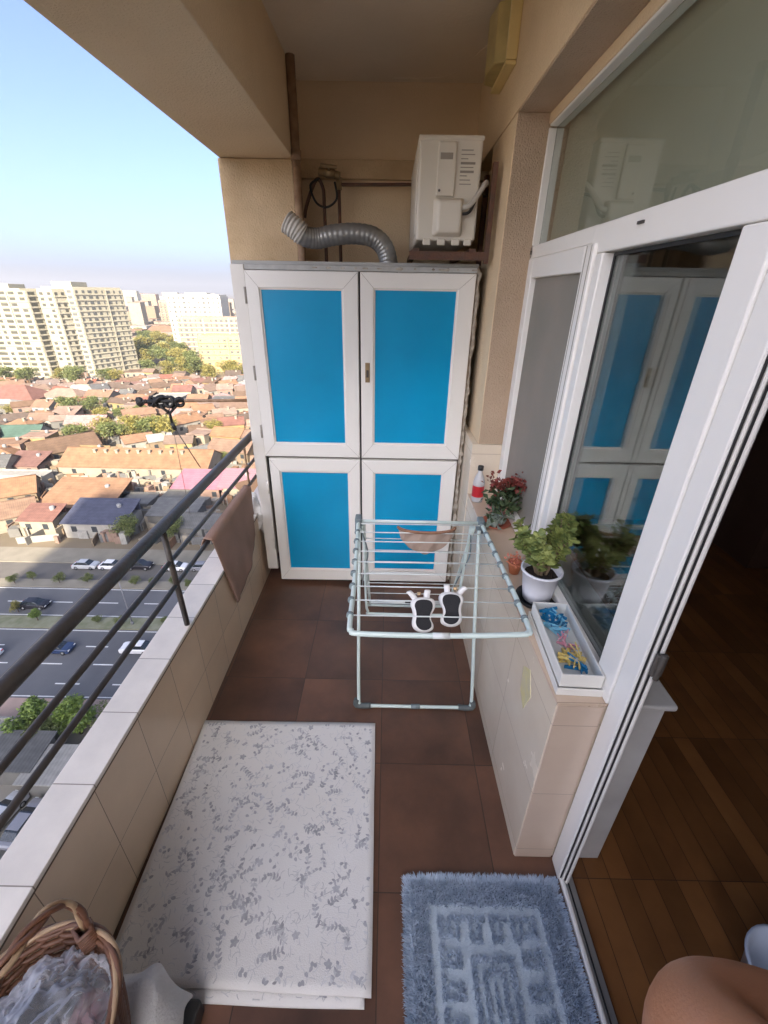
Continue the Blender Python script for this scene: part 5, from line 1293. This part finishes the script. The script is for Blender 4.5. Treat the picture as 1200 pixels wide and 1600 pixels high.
# joints, relative to (.42, -.32, 0)
B_ = [(0, 0, .98, .14, .10), (0, 0, 1.15, .125, .09), (0, .0, 1.35, .15, .095), (0, 0, 1.46, .11, .07), (0, .01, 1.53, .052), (0, .02, 1.60, .06),
      (.09, 0, .90, .085), (.10, .02, .50, .058), (.10, -.01, .09, .040), (.10, .12, .04, .035),
      (-.09, 0, .90, .085), (-.10, .02, .50, .058), (-.10, -.01, .09, .040), (-.10, .12, .04, .035),
      (-.17, 0, 1.42, .055), (-.20, .12, 1.20, .043), (-.26, .10, 1.42, .030),
      (.14, .06, 1.42, .055), (-.02, .27, 1.26, .047), (-.150, .385, 1.160, .056), (-.165, .432, 1.105, .063), (-.10, .445, 1.080, .060), (.06, .42, 1.045, .050), (.22, .37, 1.01, .032), (.30, .34, 1.0, .027)]
ED = [(0, 1), (1, 2), (2, 3), (3, 4), (4, 5), (0, 6), (6, 7), (7, 8), (8, 9), (0, 10), (10, 11), (11, 12), (12, 13), (3, 14), (14, 15), (15, 16), (3, 17), (17, 18), (18, 19), (19, 20), (20, 21), (21, 22), (22, 23), (23, 24)]
skinned('body', B_, ED, skin, pe)
# head
bm = BM(); bmesh.ops.create_uvsphere(bm, u_segments=28, v_segments=20, radius=1)
for v in bm.verts:
    c = v.co; jaw = max(0, -c.z); c.x *= .074 * (1 - .30 * jaw); c.y *= .092 * (1 - .15 * jaw); c.z *= .115
    nose = math.exp(-((c.x / .011) ** 2 + ((c.z + .012) / .022) ** 2)) * (.020 if c.y > 0 else 0); c.y += nose
    if c.y > 0:
        for ex in (-.03, .03): c.y -= .008 * math.exp(-(((c.x - ex) / .014) ** 2 + ((c.z - .012) / .010) ** 2))
        c.y += .006 * math.exp(-((c.x / .024) ** 2 + ((c.z + .052) / .008) ** 2))
    c.z += 1.70; c.y += .03
for ex in (-.076, .076): blob(bm, (ex, .02, 1.695), .022, 2, (.4, .8, 1.3), .1)
O('head', bm, skin, pe, smooth=True)
bm = BM(); bmesh.ops.create_uvsphere(bm, u_segments=28, v_segments=16, radius=1)
for v in bm.verts:
    c = v.co; c.x *= .080; c.y = c.y * .096 + .02; c.z = max(c.z, -.25 if c.y < .0 else .35) * .122 + 1.705
O('hair', bm, hairm, pe, smooth=True)
for ex in (-.03, .03):
    bm = BM(); blob(bm, (ex, .111, 1.712), .011, 2, (1, .7, .7), 0); O('eye', bm, blackp, pe)
# clothes
skinned('tshirt', [(0, 0, .92, .155, .115), (0, 0, 1.15, .145, .105), (0, 0, 1.36, .165, .11), (0, 0, 1.45, .12, .08), (-.17, 0, 1.42, .075), (-.19, .07, 1.30, .065), (.15, .05, 1.42, .075), (.10, .15, 1.35, .066)], [(0, 1), (1, 2), (2, 3), (3, 4), (4, 5), (3, 6), (6, 7)], shirt, pe)
skinned('trousers', [(0, 0, 1.0, .145, .108), (.09, 0, .88, .10), (.10, .02, .50, .076), (.10, -.01, .10, .062), (-.09, 0, .88, .10), (-.10, .02, .50, .076), (-.10, -.01, .10, .062)], [(0, 1), (1, 2), (2, 3), (0, 4), (4, 5), (5, 6)], trous, pe)
def hand(c, d, side, palmn):
    c = Vector(c); d = Vector(d).normalized(); s_ = Vector(side).normalized(); n_ = Vector(palmn).normalized()
    P = [(*c, .024, .016)]; Eg = []; 
    k = 1; P.append((*(c + d * .045), .030, .013)); P.append((*(c + d * .08), .033, .011)); Eg += [(0, 1), (1, 2)]
    o = skinned('palm', P, Eg, skin, pe)
    for i, ln in enumerate((.062, .072, .068, .054)):
        b = c + d * .085 + s_ * (.026 - .0175 * i); q = [b - d * .02, b, b + d * ln * .42 + n_ * .008, b + d * ln * .75 + n_ * .024, b + d * ln * .92 + n_ * .040]
        skinned('finger', [(*p, r) for p, r in zip(q, (.0085, .009, .0082, .0075, .0062))], [(0, 1), (1, 2), (2, 3), (3, 4)], skin, pe)
    q = [c + d * .02 + s_ * .022, c + d * .045 + s_ * .045 + n_ * .01, c + d * .07 + s_ * .055 + n_ * .022, c + d * .09 + s_ * .052 + n_ * .034]
    skinned('thumb', [(*p, r) for p, r in zip(q, (.011, .0105, .0095, .0075))], [(0, 1), (1, 2), (2, 3)], skin, pe)
hand((.31, .335, 1.0), (1, -.4, -.05), (.35, .9, .1), (0, .1, -1))
hand((-.262, .10, 1.44), (-.2, .1, 1), (1, .1, .2), (.1, 1, 0))

# ---- haze
hz_ = bpy.data.materials.new('haze'); hz_.use_nodes = True; t = hz_.node_tree; t.nodes.remove(t.nodes['Principled BSDF'])
pv = t.nodes.new('ShaderNodeVolumePrincipled'); pv.inputs['Color'].default_value = (.87, .88, .89, 1); pv.inputs['Density'].default_value = .00028; pv.inputs['Anisotropy'].default_value = .35
t.links.new(pv.outputs[0], t.nodes['Material Output'].inputs['Volume'])
bm = BM(); box(bm, -9100, 9100, -700, 14100, G - 3, 155)
tag(O('haze', bm, hz_), kind='stuff')
